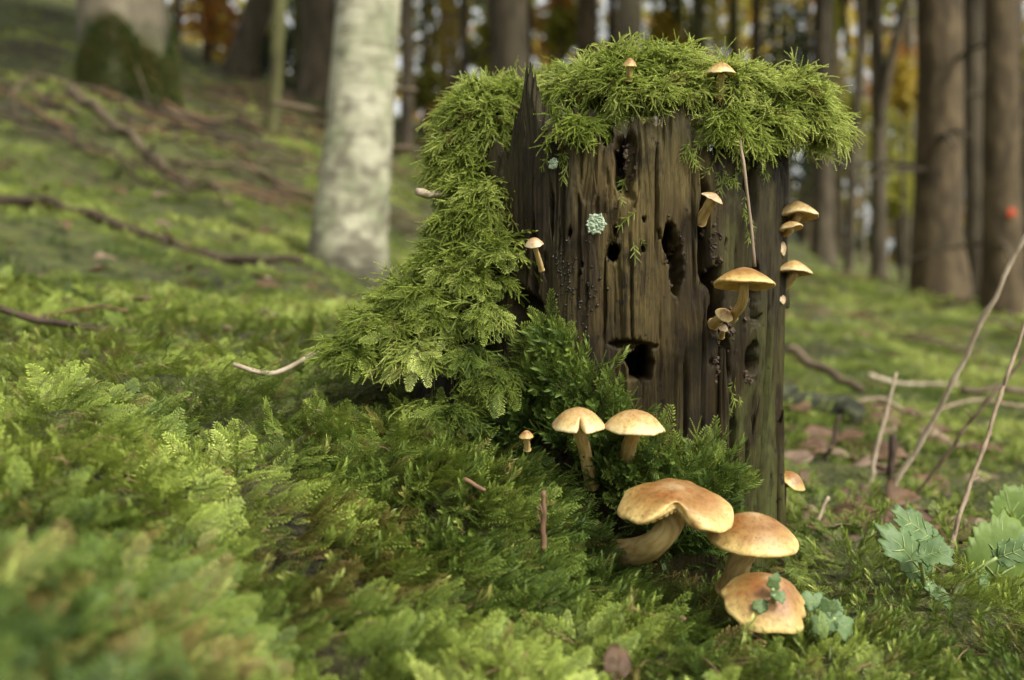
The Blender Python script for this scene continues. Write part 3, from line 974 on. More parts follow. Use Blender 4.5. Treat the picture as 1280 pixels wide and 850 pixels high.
def carpet_far():
    N = 26000
    Y = np.exp(U(math.log(0.75), math.log(16), N))
    X = U(-0.64, 0.64, N)*Y
    z, nn = ground_frame(X, Y, 0.05)
    p = np.stack([X, Y, z], -1)
    px, py = px_of(p)
    f = fbm(X*1.7+31, Y*1.7+31, 0, 101, 3)
    f2 = fbm(X*6+31, Y*6+31, 0, 102, 2)
    green = 0.90-1.15*sstep(0.48, 0.60, f)*sstep(1.8, 3.2, Y)-0.75*sstep(0.53, 0.62, f2)
    green -= 0.45*sstep(3.0, 5.5, Y)*(px < 520)
    green += 0.45*(px > 900)*(1-sstep(5, 7, Y))
    green -= 0.55*sstep(6.5, 8.5, Y)*(px > 900)
    keep = RNG.random(N) < np.clip(green, 0.06, 1)
    p, nn, px, Y, f2 = p[keep], nn[keep], px[keep], Y[keep], f2[keep]
    n = len(p)
    a = U(-math.pi, math.pi, n)
    xd = np.stack([np.cos(a), np.sin(a), np.zeros(n)], -1)
    xd = xd-nn*np.sum(xd*nn, 1)[:, None]
    rot = eulers(xd, nn)
    size = np.clip(Y*0.42, 0.55, 2.6)*U(0.45, 1.30, n)
    tint = 0.52+(fbm(p[:, 0]*2.2+5, p[:, 1]*2.2+5, 0, 103, 2)-0.5)*0.9+(0.5-f2)*0.9+RNG.normal(0, 0.12, n)
    tint += np.where(px < 560, 0.10, 0.14)
    tint = np.where(RNG.random(n) < 0.12, U(0.87, 1, n), np.clip(tint, 0.05, 0.84))
    moss_mat('ground_moss', 'tuft', p, rot, size, tint, 'soft green moss cushions spreading up the slope beyond the stump', 'moss')
carpet_near()
carpet_far()

# --- moss clumps on the stump: (photo x, y, depth, rx px, ry px, depth radius m, number, droop, tint, x-push)
def clump_set(name, label, clumps, kind, size0=1.0, core=True):
    P_, XD, NN, SZ, TI = [], [], [], [], []
    cores = []
    for (px, py, Y, rx, ry, rd, n, droop, tint, push) in clumps:
        n = int(n*1.75)
        c = P(px, py, Y)
        k = KP*Y
        R = np.array([rx*k, rd, ry*k])
        d = nrm(RNG.normal(0, 1, (n, 3)))
        d[:, 1] = -np.abs(d[:, 1])*np.where(RNG.random(n) < 0.82, 1, -1)
        d[:, 2] = np.where((d[:, 2] < -0.3), -d[:, 2]*0.6, d[:, 2])
        d = nrm(d)
        nn = nrm(d/R)
        pos = c+d*R*U(0.70, 0.98, n)[:, None]
        lump = fbm(pos[:, 0]*90, pos[:, 1]*90, pos[:, 2]*90, 7, 2)
        pos = pos+nn*((lump-0.5)*0.010)[:, None]
        side = np.stack([RNG.normal(0, 0.6, n)+push, RNG.normal(-0.15, 0.35, n), RNG.normal(0, 0.25, n)], -1)
        xd = nrm(nn*0.55+side+np.array([0, 0, -1.0])*droop*U(0.5, 1.3, n)[:, None])
        P_.append(pos); XD.append(xd); NN.append(nn+np.array([0, 0, 0.4])+RNG.normal(0, 0.25, (n, 3)))
        SZ.append(U(0.42, 0.80, n)*size0)
        t = tint+0.13+(lump-0.5)*0.60+RNG.normal(0, 0.08, n)
        TI.append(np.where(RNG.random(n) < 0.03, U(0.89, 0.97, n), np.clip(t, 0, 0.86)))
        cores.append((c, R*0.80))
    pos = np.vstack(P_)
    o = moss_mat(name, kind, pos, eulers(np.vstack(XD), np.vstack(NN)), np.concatenate(SZ), np.concatenate(TI), label, 'moss')
    if core:
        parts = []
        for (c, R) in cores:
            u = np.linspace(0, math.pi, 12); v = np.linspace(0, 2*math.pi, 18, endpoint=False)
            Ug, Vg = np.meshgrid(u, v, indexing='ij')
            d = np.stack([np.sin(Ug)*np.cos(Vg), np.sin(Ug)*np.sin(Vg), np.cos(Ug)], -1)
            rr = 0.85+0.3*fbm(d[..., 0]*3+c[0]*99+40, d[..., 1]*3+40, d[..., 2]*3+40, 3, 2)
            V = (c+d*R*rr[..., None]*0.95)
            idx = np.arange(Ug.size).reshape(Ug.shape)
            q = np.stack([idx[:-1], idx[1:], np.roll(idx[1:], -1, 1), np.roll(idx[:-1], -1, 1)], -1).reshape(-1, 4)
            parts.append((V.reshape(-1, 3), q, None))
        V, q, t = join(parts)
        oc = obj('humus', mesh_np('humus', V, q, t), M['core'], o)
        oc['kind'] = 'stuff'
    return o

clump_set('moss_cap', 'shaggy bright green moss cap draped over the stump top', [
    (628, 144, .464, 56, 32, .030, 230, 0.35, 0.62, -0.15),
    (600, 162, .452, 44, 48, .028, 250, 0.60, 0.62, -0.35),
    (588, 205, .450, 36, 46, .024, 190, 0.85, 0.55, -0.20),
    (722, 124, .428, 28, 28, .022, 90, 0.55, 0.64, -0.05),
    (722, 160, .402, 24, 20, .009, 70, 0.70, 0.62, 0.15),
    (800, 108, .428, 76, 33, .034, 300, 0.30, 0.70, 0.0),
    (815, 120, .402, 56, 14, .010, 120, 0.65, 0.70, 0.15),
    (768, 112, .405, 26, 20, .010, 55, 0.55, 0.64, -0.1),
    (895, 122, .422, 60, 28, .026, 210, 0.45, 0.70, 0.10),
    (905, 155, .398, 18, 26, .007, 75, 0.95, 0.70, 0.08),
    (968, 140, .438, 48, 33, .034, 290, 0.60, 0.72, 0.45),
    (1000, 158, .428, 27, 28, .022, 160, 0.75, 0.72, 0.55),
    (955, 158, .410, 28, 18, .010, 75, 0.75, 0.70, 0.20),
    (800, 120, .500, 150, 28, .040, 180, 0.20, 0.60, 0.0),
    (1026, 172, .430, 14, 20, .012, 34, 1.1, 0.70, 0.75),
    (935, 172, .404, 14, 20, .008, 26, 1.1, 0.70, 0.25),
], 'braid')
DR = 'long moss curtain hanging down the bank side of the stump'
clump_set('moss_drape', DR, [
    (598, 235, .446, 40, 46, .022, 220, 0.80, 0.56, -0.15),
    (592, 290, .438, 46, 42, .024, 220, 0.70, 0.56, -0.15),
    (620, 262, .428, 24, 46, .012, 100, 0.60, 0.60, 0.10),
], 'braid', 1.0)
SKIRT = [
    (622, 322, .416, 34, 22, .012, 34, 0.45, 0.58, 0.15),
    (570, 340, .435, 50, 30, .026, 90, 0.55, 0.54, -0.30),
    (600, 352, .415, 38, 16, .012, 34, 0.60, 0.58, 0.0),
    (530, 380, .430, 52, 30, .028, 95, 0.65, 0.54, -0.35),
    (545, 400, .412, 36, 18, .012, 32, 0.85, 0.56, -0.20),
    (490, 415, .425, 44, 30, .028, 85, 0.65, 0.52, -0.40),
    (520, 450, .408, 30, 20, .012, 30, 0.90, 0.60, -0.10),
    (450, 445, .420, 40, 24, .022, 60, 0.55, 0.52, -0.40),
    (596, 398, .408, 26, 20, .010, 22, 0.9, 0.50, 0.10),
    (590, 448, .402, 26, 24, .010, 24, 0.9, 0.42, 0.05),
    (620, 478, .396, 22, 22, .010, 20, 0.8, 0.34, 0.10),
    (560, 520, .392, 36, 18, .012, 34, 0.75, 0.36, 0.0),
]
clump_set('moss_skirt', 'drooping feathery moss fronds spreading from the stump onto the bank', SKIRT, 'frond', 0.70)
clump_set('moss_skirt', 'stringy moss shoots tangled through the drooping fronds beside the stump', [(a, b-4, c, d*.95, e*.95, f, int(g*1.1), h*1.1, i-.02, j) for (a, b, c, d, e, f, g, h, i, j) in SKIRT], 'braid', 0.95, core=False)

def base_moss():
    """dark spiky shoots climbing the front foot of the stump"""
    n = 1500
    px = U(575, 905, n); top = np.interp(px, [560, 600, 640, 690, 715, 760, 800, 840, 890, 905], [545, 530, 490, 395, 440, 480, 545, 560, 560, 600])
    py = top+(RNG.random(n)**0.8)*(np.interp(px, [560, 905], [130, 130]))
    pts, nn = [], []
    for a, b in zip(px, py):
        th, z = s_px(a, b)
        pts.append(s_pt(th, z, random.uniform(-0.001, 0.010))[0]); nn.append((math.sin(th), -math.cos(th), 0.15))
    pts = np.array(pts); nn = np.array(nn)
    xd = nrm(nn*U(0.3, 0.9, n)[:, None]+np.array([0, 0, 1.0])*U(0.1, 1.1, n)[:, None]+RNG.normal(0, 0.35, (n, 3)))
    tint = 0.22+RNG.normal(0, 0.11, n)+0.20*sstep(0, 60, 70-(py-top))
    rot = eulers(xd, nn+RNG.normal(0, .3, (n, 3)))
    k = RNG.random(n)
    a, b, c = k < .50, (k >= .50) & (k < .78), k >= .78
    moss_mat('foot_moss', 'star', pts[a], rot[a], U(0.5, 1.15, n)[a], np.clip(tint[a], 0, .6), 'dark glossy green moss shoots climbing the foot of the stump', 'moss')
    moss_mat('foot_moss', 'braid', pts[b], rot[b], U(0.45, 0.9, n)[b], np.clip(tint[b]+.05, 0, .6), 'dull green stringy moss tangled through the shoots at the stump foot', 'moss')
    moss_mat('foot_moss', 'frond', pts[c], rot[c], U(0.45, 0.8, n)[c], np.clip(tint[c]+.10, 0, .6), 'small feathery moss fronds mixed into the shoots at the stump foot', 'moss')
base_moss()

def front_strands():
    """thin straggling strands hanging on the bare wood"""
    spots = [(930, 190, 240, 6), (900, 200, 225, 8), (945, 180, 215, 8), (792, 250, 315, 4), (775, 200, 245, 5), (920, 470, 510, 5), (860, 170, 190, 6), (700, 180, 205, 6), (928, 250, 290, 3)]
    pts, xd, nn, ti, sz = [], [], [], [], []
    for (px, y0, y1, n) in spots:
        for i in range(n):
            th, z = s_px(px+random.gauss(0, 6), random.uniform(y0, y1))
            pts.append(s_pt(th, z, 0.001)[0])
            o = np.array([math.sin(th), -math.cos(th), 0])
            xd.append(o*random.uniform(0.05, 0.4)+np.array([random.gauss(0, .35), 0, -1]))
            nn.append(o); ti.append(random.uniform(.5, .85)); sz.append(random.uniform(.25, .5))
    moss_mat('moss_strand', 'braid', np.array(pts), eulers(np.array(xd), np.array(nn)), np.array(sz), np.array(ti),
             'thin pale moss strands clinging to the bare stump face', 'moss')
front_strands()

# ------------------------------------------------------------------ mushrooms
def rot_to(nrmv):
    return Vector((0, 0, 1)).rotation_difference(Vector(nrmv)).to_matrix()

def mushroom(name, label, cap_px, R_px, H_px, lean, tilt, base_px, stem_px, mat='cap_tan', mid=None, notch=None, lobes=0.04, seed=1,
             flat=2.3, curl=0.10, ngill=60, group=None, rimwave=0.05, bend=0.5, notch_w=0.22):
    cx, cy, Y = cap_px
    k = KP*Y
    R, H = R_px*k, H_px*k
    c = P(cx, cy, Y)
    b = P(*base_px)
    n = nrm(np.array([math.sin(math.radians(lean)), -math.sin(math.radians(tilt)), math.cos(math.radians(lean))*math.cos(math.radians(tilt))]))
    Mx = np.array(rot_to(n))
    root = empty(name, tuple(b), label, 'mushroom', group)
    nph = 96
    ph = np.linspace(0, 2*math.pi, nph, endpoint=False)
    wr = 1+lobes*(fbm(np.cos(ph)*1.3+seed*3.1+20, np.sin(ph)*1.3+20, seed, 5, 2)-0.5)*4
    wz = rimwave*(fbm(np.cos(ph)*1.8+seed*5.3+20, np.sin(ph)*1.8+20, seed, 15, 2)-0.5)*4
    nr = np.zeros(nph); 
    if notch is not None:
        for (pn, depth) in notch:
            d = np.angle(np.exp(1j*(ph-math.radians(pn))))
            nr = nr + depth*np.exp(-(d/notch_w)**2)
    prof = []
    for t in np.concatenate([np.linspace(0.0, 0.9, 15), [0.94, 0.97, 0.99]]):
        prof.append((t, H*(1-t**flat)*(1-curl*0.3)+H*curl*(1-t)**3, t))
    for a in np.linspace(0.25, 1.0, 5):       # rolled rim
        prof.append((0.99+0.012*math.sin(a*math.pi)-0.03*a*a, -H*0.02-R*0.055*a, 1.0))
    rows = []; rad = []
    for (t, z, rv) in prof:
        fr = wr-nr*t**1.6
        rr = R*t*(1+(fr-1)*t)
        zz = z+R*wz*t*t+R*nr*0.50*t**2.6
        dimp = R*0.05*(fbm(np.cos(ph)*t*2.2+seed+30, np.sin(ph)*t*2.2+30, 0, 25, 3)-0.5)
        rows.append(np.stack([rr*np.cos(ph), rr*np.sin(ph), zz+dimp], -1)); rad.append(np.full(nph, rv)+0.05*nr)
    V = np.array(rows)
    m_ = len(rows)
    idx = np.arange(m_*nph).reshape(m_, nph)
    q = np.stack([idx[:-1], idx[1:], np.roll(idx[1:], -1, 1), np.roll(idx[:-1], -1, 1)], -1).reshape(-1, 4)[:, ::-1]
    Vc = V.reshape(-1, 3) @ Mx.T + (c-b)
    obj('cap', mesh_np('cap', Vc, q, attrs={'rad': ('FLOAT', np.concatenate(rad))}), M[mat], root)
    # gills: fine radial pleats under the cap
    ng = ngill*4
    pg = np.linspace(0, 2*math.pi, ng, endpoint=False)
    wrg = np.interp(pg, np.append(ph, 2*math.pi), np.append(wr-nr, (wr-nr)[0])); wzg = np.interp(pg, np.append(ph, 2*math.pi), np.append(wz+nr*0.50, (wz+nr*0.50)[0]))
    pleat = np.array([0, 0.75, 1, 0.75])[np.arange(ng) % 4]
    rows = []
    for t in (0.965, 0.93, 0.85, 0.7, 0.5, 0.32, 0.12):
        under = -R*0.055-H*0.02+H*0.34*(1-t**1.5)
        hang = R*0.085*min(1, (0.98-t)*6)*(0.4+0.6*t)
        rr = R*t*(1+(wrg-1)*t)
        rows.append(np.stack([rr*np.cos(pg), rr*np.sin(pg), under-hang*pleat+R*wzg*t*t], -1))
    V = np.array(rows)
    idx = np.arange(len(rows)*ng).reshape(len(rows), ng)
    q = np.stack([idx[:-1], idx[1:], np.roll(idx[1:], -1, 1), np.roll(idx[:-1], -1, 1)], -1).reshape(-1, 4)[:, ::-1]
    obj('gills', mesh_np('gills', V.reshape(-1, 3) @ Mx.T + (c-b), q, smooth=False), M['gill'], root)
    # stem
    topp = c+n*H*0.30
    if mid is None:
        midp = b*0.5+topp*0.5+np.array([0, 0, 0])-n*0+bend*0.0
        ctrl = [b-(topp-b)*0.12, b, midp, c-n*H*0.1, topp]
    else:
        ctrl = [b-(np.array(P(*mid[0]))-b)*0.2, b]+[P(*m) for m in mid]+[c-n*H*0.1, topp]
    pts = spline(ctrl, 26)
    s = np.linspace(0, 1, 26)
    r = stem_px*k*(1.12-0.28*s+0.22*sstep(0.8, 1.0, s)+0.12*np.exp(-(s/0.15)**2))
    V, q, t = tube(pts-b, r, 20, 0.12, seed)
    aa = np.tile(np.linspace(0, 2*math.pi, 20, endpoint=False), 26)
    ln = np.repeat(np.concatenate([[0], np.cumsum(np.linalg.norm(np.diff(pts, axis=0), axis=1))]), 20)
    fib = np.vstack([np.stack([np.cos(aa)+seed, np.sin(aa), ln], -1), np.zeros((2, 3))])
    obj('stem', mesh_np('stem', V, q, t, attrs={'fibre': ('FLOAT_VECTOR', fib)}), M['stem'], root)
    return root

mushroom('mushroom', 'cream mushroom with a torn slit in its cap, beside the stump foot', (723, 532, .362), 34, 22, 0, 8, (738, 598, .386), 8.5, 'cap_tan',
         notch=[(-88, 0.55)], seed=2, flat=2.3, notch_w=0.10, rimwave=0.03)
mushroom('mushroom', 'tan domed mushroom touching the slit-capped one at the stump foot', (793, 535, .362), 38, 22, 2, 6, (780, 584, .388), 10, 'cap_tan', seed=5, flat=2.6, lobes=0.03)
mushroom('mushroom', 'largest mushroom, broad glossy orange cap folded at the front, thick curved stem', (844, 631, .345), 75, 23, 3, 12, (770, 692, .376), 17, 'cap_orange',
         mid=[(800, 688, .358), (822, 676, .348), (839, 655, .345)], notch=[(-96, 0.50), (168, 0.10)], seed=9, flat=2.9, lobes=0.09, rimwave=0.10, notch_w=0.33)
mushroom('mushroom', 'orange domed mushroom directly above the lobed cap at the stump base', (940, 673, .346), 57, 31, 1, 9, (914, 730, .358), 15, 'cap_orange', seed=12, flat=2.2, lobes=0.03, rimwave=0.03)
mushroom('mushroom', 'lowest orange mushroom with a lobed torn rim, clover leaves before it', (960, 753, .328), 55, 34, 6, 17, (940, 812, .338), 15, 'cap_orange',
         notch=[(-32, 0.14), (-5, 0.10), (25, 0.06)], seed=15, flat=2.0, lobes=0.09, rimwave=0.12, notch_w=0.15)
mushroom('mushroom', 'flat orange mushroom on the stump face under the hanging stalk', (930, 355, .368), 38, 20, 2, -6, (917, 394, .390), 6.5, 'cap_orange',
         mid=[(928, 378, .375)], seed=18, flat=2.0, lobes=0.03)
mushroom('mushroom', 'small beige mushroom with fat tapering stem, high on the stump face', (890, 249, .386), 15, 8, 28, 12, (877, 274, .396), 7, 'cap_pale', seed=21, flat=2.0, ngill=30)
mushroom('mushroom', 'tiny pinkish-brown mushroom on the dark wood beside the moss curtain', (668, 306, .388), 12, 9, -8, 18, (676, 334, .396), 3.4, 'cap_pale', seed=24, flat=2.2, ngill=30)
mushroom('mushroom', 'small round mushroom button in the wood crevice below the flat cap', (905, 394, .384), 12, 8, 22, 42, (893, 404, .396), 6.5, 'cap_tan', seed=27, flat=2.4, ngill=30)
mushroom('mushroom', 'tiniest pale mushroom button at the bottom of the wood crevice', (904, 411, .386), 6, 6, 10, 30, (902, 420, .396), 3.5, 'cap_pale', seed=28, ngill=20)
mushroom('mushroom', 'upper tan mushroom overhanging the stump edge, smaller cap tucked beneath', (996, 270, .436), 26, 18, 2, -10, (962, 300, .450), 6, 'cap_tan', mid=[(984, 290, .442)], seed=31, flat=2.0)
mushroom('mushroom', 'small cream cap tucked under a larger one at the stump edge', (987, 287, .432), 17, 10, -12, -12, (962, 306, .448), 5, 'cap_tan', seed=34, flat=2.0, ngill=40)
mushroom('mushroom', 'small rounded cap pressed to the stump edge between two larger ones', (973, 309, .436), 13, 9, 55, 20, (955, 316, .446), 5, 'cap_pale', seed=37, ngill=40)
mushroom('mushroom', 'lower tan mushroom overhanging the stump edge on a curved stem', (992, 341, .436), 23, 15, 4, -8, (962, 378, .450), 6.5, 'cap_tan', mid=[(980, 358, .442)], seed=40, flat=2.0)
mushroom('mushroom', 'tiny cream button at the stump edge under the lower overhanging cap', (975, 374, .438), 9, 7, 50, 20, (960, 380, .446), 4, 'cap_pale', seed=43, ngill=24)
mushroom('mushroom', 'pale bud peeping out above the upper overhanging mushroom', (976, 250, .440), 7, 6, 30, 10, (968, 262, .448), 3.5, 'cap_pale', seed=44, ngill=24)
mushroom('mushroom', 'yellow mushroom rising from the moss on the stump top', (901, 92, .392), 18, 14, 0, 4, (899, 118, .398), 5.5, 'cap_tan', seed=46, flat=2.0)
mushroom('mushroom', 'reddish brown button half buried in the moss on the stump top', (787, 82, .388), 9, 9, 5, 15, (786, 98, .392), 4, 'cap_orange', seed=49, ngill=24)
mushroom('mushroom', 'tiny brown button buried in dark moss at the stump foot', (658, 546, .362), 9, 8, 0, 12, (659, 560, .366), 4, 'cap_orange', seed=52, ngill=24)
mushroom('mushroom', 'rust brown cap sticking out sideways low behind the stump edge', (990, 601, .440), 19, 10, 28, 20, (958, 618, .452), 5, 'cap_orange', seed=55, ngill=40)

# ------------------------------------------------------------------ lichen, seed stalks and small sticks on the stump
def lichen(px, py, r_px, label, seed):
    th, z = s_px(px, py)
    c = s_pt(th, z, 0.0020)[0]
    root = empty('lichen', tuple(c), label, 'lichen')
    n = np.array([math.sin(th), -math.cos(th), 0]); t = np.array([math.cos(th), math.sin(th), 0]); up = np.array([0, 0, 1.0])
    na, nr_ = 54, 9
    a = np.linspace(0, 2*math.pi, na, endpoint=False)
    R_ = r_px*0.0003*(1+0.07*np.cos(a*11+seed)+0.05*np.cos(a*17+1)+0.40*(vnoise(np.cos(a)*2+9, np.sin(a)*2+9, seed, 3)-.5))
    rows = []
    for f in np.linspace(1, 0.04, nr_):
        x, y = np.cos(a)*R_*f, np.sin(a)*R_*f
        h = 0.0003+0.0010*fbm(x*1500+50, y*1500+50, 0, seed, 2)*(1 if f < .98 else .2)
        rows.append(t*x[:, None]+up*y[:, None]+n*h[:, None])
    V = np.array(rows).reshape(-1, 3)
    L = np.arange(na*nr_).reshape(nr_, na)
    q = np.stack([L[:-1], np.roll(L[:-1], -1, 1), np.roll(L[1:], -1, 1), L[1:]], -1).reshape(-1, 4)
    obj('rosette', mesh_np('rosette', V, q, smooth=False), M['lichen'], root)
lichen(746, 280, 12, 'round mint green lichen rosette on bare stump wood', 1)
lichen(694, 206, 7, 'small mint lichen patch below the hanging moss tuft', 2)

def stick(name, label, ctrl, r0, r1, mat, cat='twig', n=24, seg=8, bmp=0.18, nodes=0, stubs=(), group=None, seed=1, lift=None):
    pts = [P(*c) for c in ctrl]
    if lift is not None:
        for p in pts:
            p[2] = g1(p[0], p[1])-lift if lift < 0 else max(p[2], g1(p[0], p[1])+lift)
    root_p = pts[0]
    sp = spline(pts, n)
    w = (np.array([[vnoise(i*0.4, a, seed, 5)-0.5 for a in (1.5, 4.5, 8.5)] for i in range(n)]))*r0*1.6
    sp = sp+w
    r = np.linspace(r0, r1, n)
    if nodes:
        for j in range(nodes):
            i = int((j+0.6)/nodes*n)
            if i < n: r[i] *= 1.35
    root = empty(name, tuple(root_p), label, cat, group)
    V, q, t = tube(sp-root_p, r, seg, bmp, seed)
    obj('stalk', mesh_np('stalk', V, q, t), M[mat], root)
    rg = random.Random(seed)
    for s in stubs:
        i = int(s*(n-1))
        d = nrm(sp[min(i+1, n-1)]-sp[i-1])
        o = nrm(np.array([rg.uniform(-1, 1), rg.uniform(-.6, .2), rg.uniform(-.2, 1)])+d*0.7)
        L = r0*rg.uniform(3, 9)
        V, q, t = tube(np.array([sp[i], sp[i]+o*L*.5+d*L*.1, sp[i]+o*L])-root_p, [r[i]*.6, r[i]*.45, r[i]*.25], 6)
        obj('side_twig', mesh_np('side_twig', V, q, t), M[mat], root)
    return root

stick('dead_stalk', 'thin pale dead stalk hanging down the stump face from the moss', [(922, 150, .400), (928, 195, .386), (935, 255, .384), (944, 334, .380)], .0005, .0006, 'twig_grey', n=20)
stick('broken_stub', 'pale broken branch stub poking from the moss curtain', [(560, 246, .435), (538, 242, .428), (519, 239, .422)], .0017, .0016, 'twig_pale', n=10)
for i, (x0, y0, x1, y1, Y) in enumerate([(832, 82, 826, 48, .405), (840, 80, 847, 50, .405), (893, 78, 902, 60, .41), (945, 92, 955, 74, .42), (856, 75, 860, 58, .41), (580, 112, 575, 88, .45), (593, 108, 590, 86, .45), (610, 100, 600, 84, .45), (775, 76, 772, 62, .41)]):
    stick('moss_stalk', 'hair-thin spore stalk standing up from the stump moss', [(x0, y0+12, Y), ((x0+x1)/2+1, (y0+y1)/2, Y), (x1, y1, Y)], .00028, .00022, 'herb_stem', n=8, seg=5, group='spore stalks on the stump moss', seed=i)

# ------------------------------------------------------------------ twigs and stalks on the ground
def gy(px, Y):
    X = (px-640)*KP*Y
    return HZ-(g1(X, Y)-CZ)/(KP*Y)

stick('dry_reed', 'long pale dead stem slanting up past the marked tree', [(1085, 668, .60), (1140, 572, .59), (1190, 478, .575), (1240, 378, .56), (1300, 262, .55)], .0016, .0011, 'twig_pale', n=40, nodes=5, seed=3)
stick('bramble_stem', 'brown bramble stem with buds rising behind the lobed leaf', [(1172, 745, .43), (1188, 685, .44), (1215, 600, .455), (1248, 505, .47), (1290, 375, .49)], .0011, .0008, 'twig_grey', n=40, nodes=6, stubs=(.3, .5, .66, .82), seed=5)
stick('bramble_stem', 'thin brown bramble stem crossing behind the taller budded one', [(1128, 640, .62), (1180, 572, .60), (1225, 512, .585), (1300, 425, .57)], .0012, .0009, 'twig_grey', n=36, nodes=5, stubs=(.35, .6, .8), seed=6)
stick('dry_reed', 'short straight pale stalk standing in the moss', [(1086, 612, .66), (1100, 545, .66), (1119, 466, .66)], .0015, .0009, 'twig_pale', n=20, seed=7)
stick('dry_reed', 'short dark rotten stalk behind the slanting pale stem', [(1113, 640, .64), (1114, 590, .64), (1117, 545, .64)], .0026, .0020, 'twig_dark', n=14, bmp=.5, seed=8)
stick('dry_reed', 'black peg of wood leaning beside the stump base', [(1028, 585, .72), (1040, 555, .72), (1052, 520, .72)], .0022, .0012, 'twig_dark', n=10, seed=9)
stick('arched_twig', 'arched grey brown twig over the moss behind the bramble', [(1058, 580, .95), (1100, 548, .95), (1150, 528, .97), (1220, 520, 1.0), (1310, 524, 1.02)], .0021, .0016, 'twig_grey', n=30, seed=10, lift=0.018)
stick('fallen_branch', 'pale stick lying on moss behind the arched twig', [(1085, 478, 1.35), (1130, 480, 1.35), (1200, 492, 1.33)], .0030, .0022, 'twig_pale', cat='branch', n=18, seed=11, lift=0.016)
stick('fallen_branch', 'brown stick leaning off the mossy log beside the stump', [(985, 435, 1.15), (1030, 460, 1.13), (1078, 487, 1.10)], .0060, .0038, 'dead_wood', cat='branch', n=18, seed=12, lift=0.02)
stick('fallen_branch', 'grey stick lying low beyond the bramble stems', [(1200, 492, 1.25), (1260, 497, 1.25), (1330, 490, 1.25)], .0048, .0040, 'dead_wood', cat='branch', n=14, seed=13, lift=0.016)
stick('fallen_log', 'dark mossy log lying behind the stump', [(930, 478, .96), (985, 482, .95), (1040, 490, .93), (1075, 497, .90)], .017, .010, 'log', cat='log', n=18, seg=12, bmp=.35, seed=14, lift=-0.010)
stick('fallen_branch', 'short thin broken twig among brown leaves by the stump', [(1012, 665, .50), (1022, 645, .50), (1036, 622, .50)], .0013, .0008, 'twig_pale', cat='branch', n=10, seed=15)
stick('twig', 'red brown twig stub standing in moss below the slit-capped mushroom', [(681, 690, .338), (680, 655, .338), (678, 614, .338)], .0010, .0008, 'twig_brown', n=12, stubs=(.55, .45, .7), bmp=.4, seed=16)
stick('twig', 'straw coloured broken twig poking from moss beside the stump skirt', [(292, 500, .45), (340, 486, .455), (395, 472, .46), (440, 461, .465)], .0010, .0014, 'twig_pale', n=20, seed=17, lift=0.014)
stick('fallen_branch', 'dark forked twig lying on the moss of the bank', [(-30, 448, .60), (40, 440, .61), (110, 430, .62), (168, 427, .62)], .0019, .0021, 'twig_dark', cat='branch', n=22, stubs=(.4,), seed=18, lift=0.015)
stick('fallen_branch', 'thin pale twig curving above the dark forked twig', [(-20, 442, .66), (50, 424, .67), (110, 414, .67), (160, 412, .66)], .0012, .0009, 'twig_brown', cat='branch', n=20, seed=19, lift=0.017)
stick('twig', 'short brown twig in the moss below the broad orange cap', [(785, 808, .330), (820, 820, .325), (856, 832, .32)], .0008, .0007, 'twig_brown', n=10, seed=20, lift=0.012)
stick('twig', 'little curled brown twig between moss skirt and carpet', [(580, 600, .352), (592, 604, .350), (606, 612, .348)], .0010, .0006, 'twig_brown', n=8, seed=21, lift=0.012)
stick('fallen_branch', 'long dark branch lying across the bank before the birch', [(-40, 293, 1.62), (60, 303, 1.58), (170, 315, 1.52), (270, 321, 1.48), (378, 326, 1.46)], .009, .005, 'twig_dark', cat='branch', n=40, stubs=(.3, .62), bmp=.3, seed=22, lift=0.010)
stick('fallen_branch', 'thick curved brown branch sliding down the bank', [(85, 112, 3.5), (140, 150, 3.3), (185, 195, 3.0), (210, 236, 2.75)], .020, .012, 'dead_wood', cat='branch', n=26, stubs=(.4, .7), seed=23, lift=0.02)

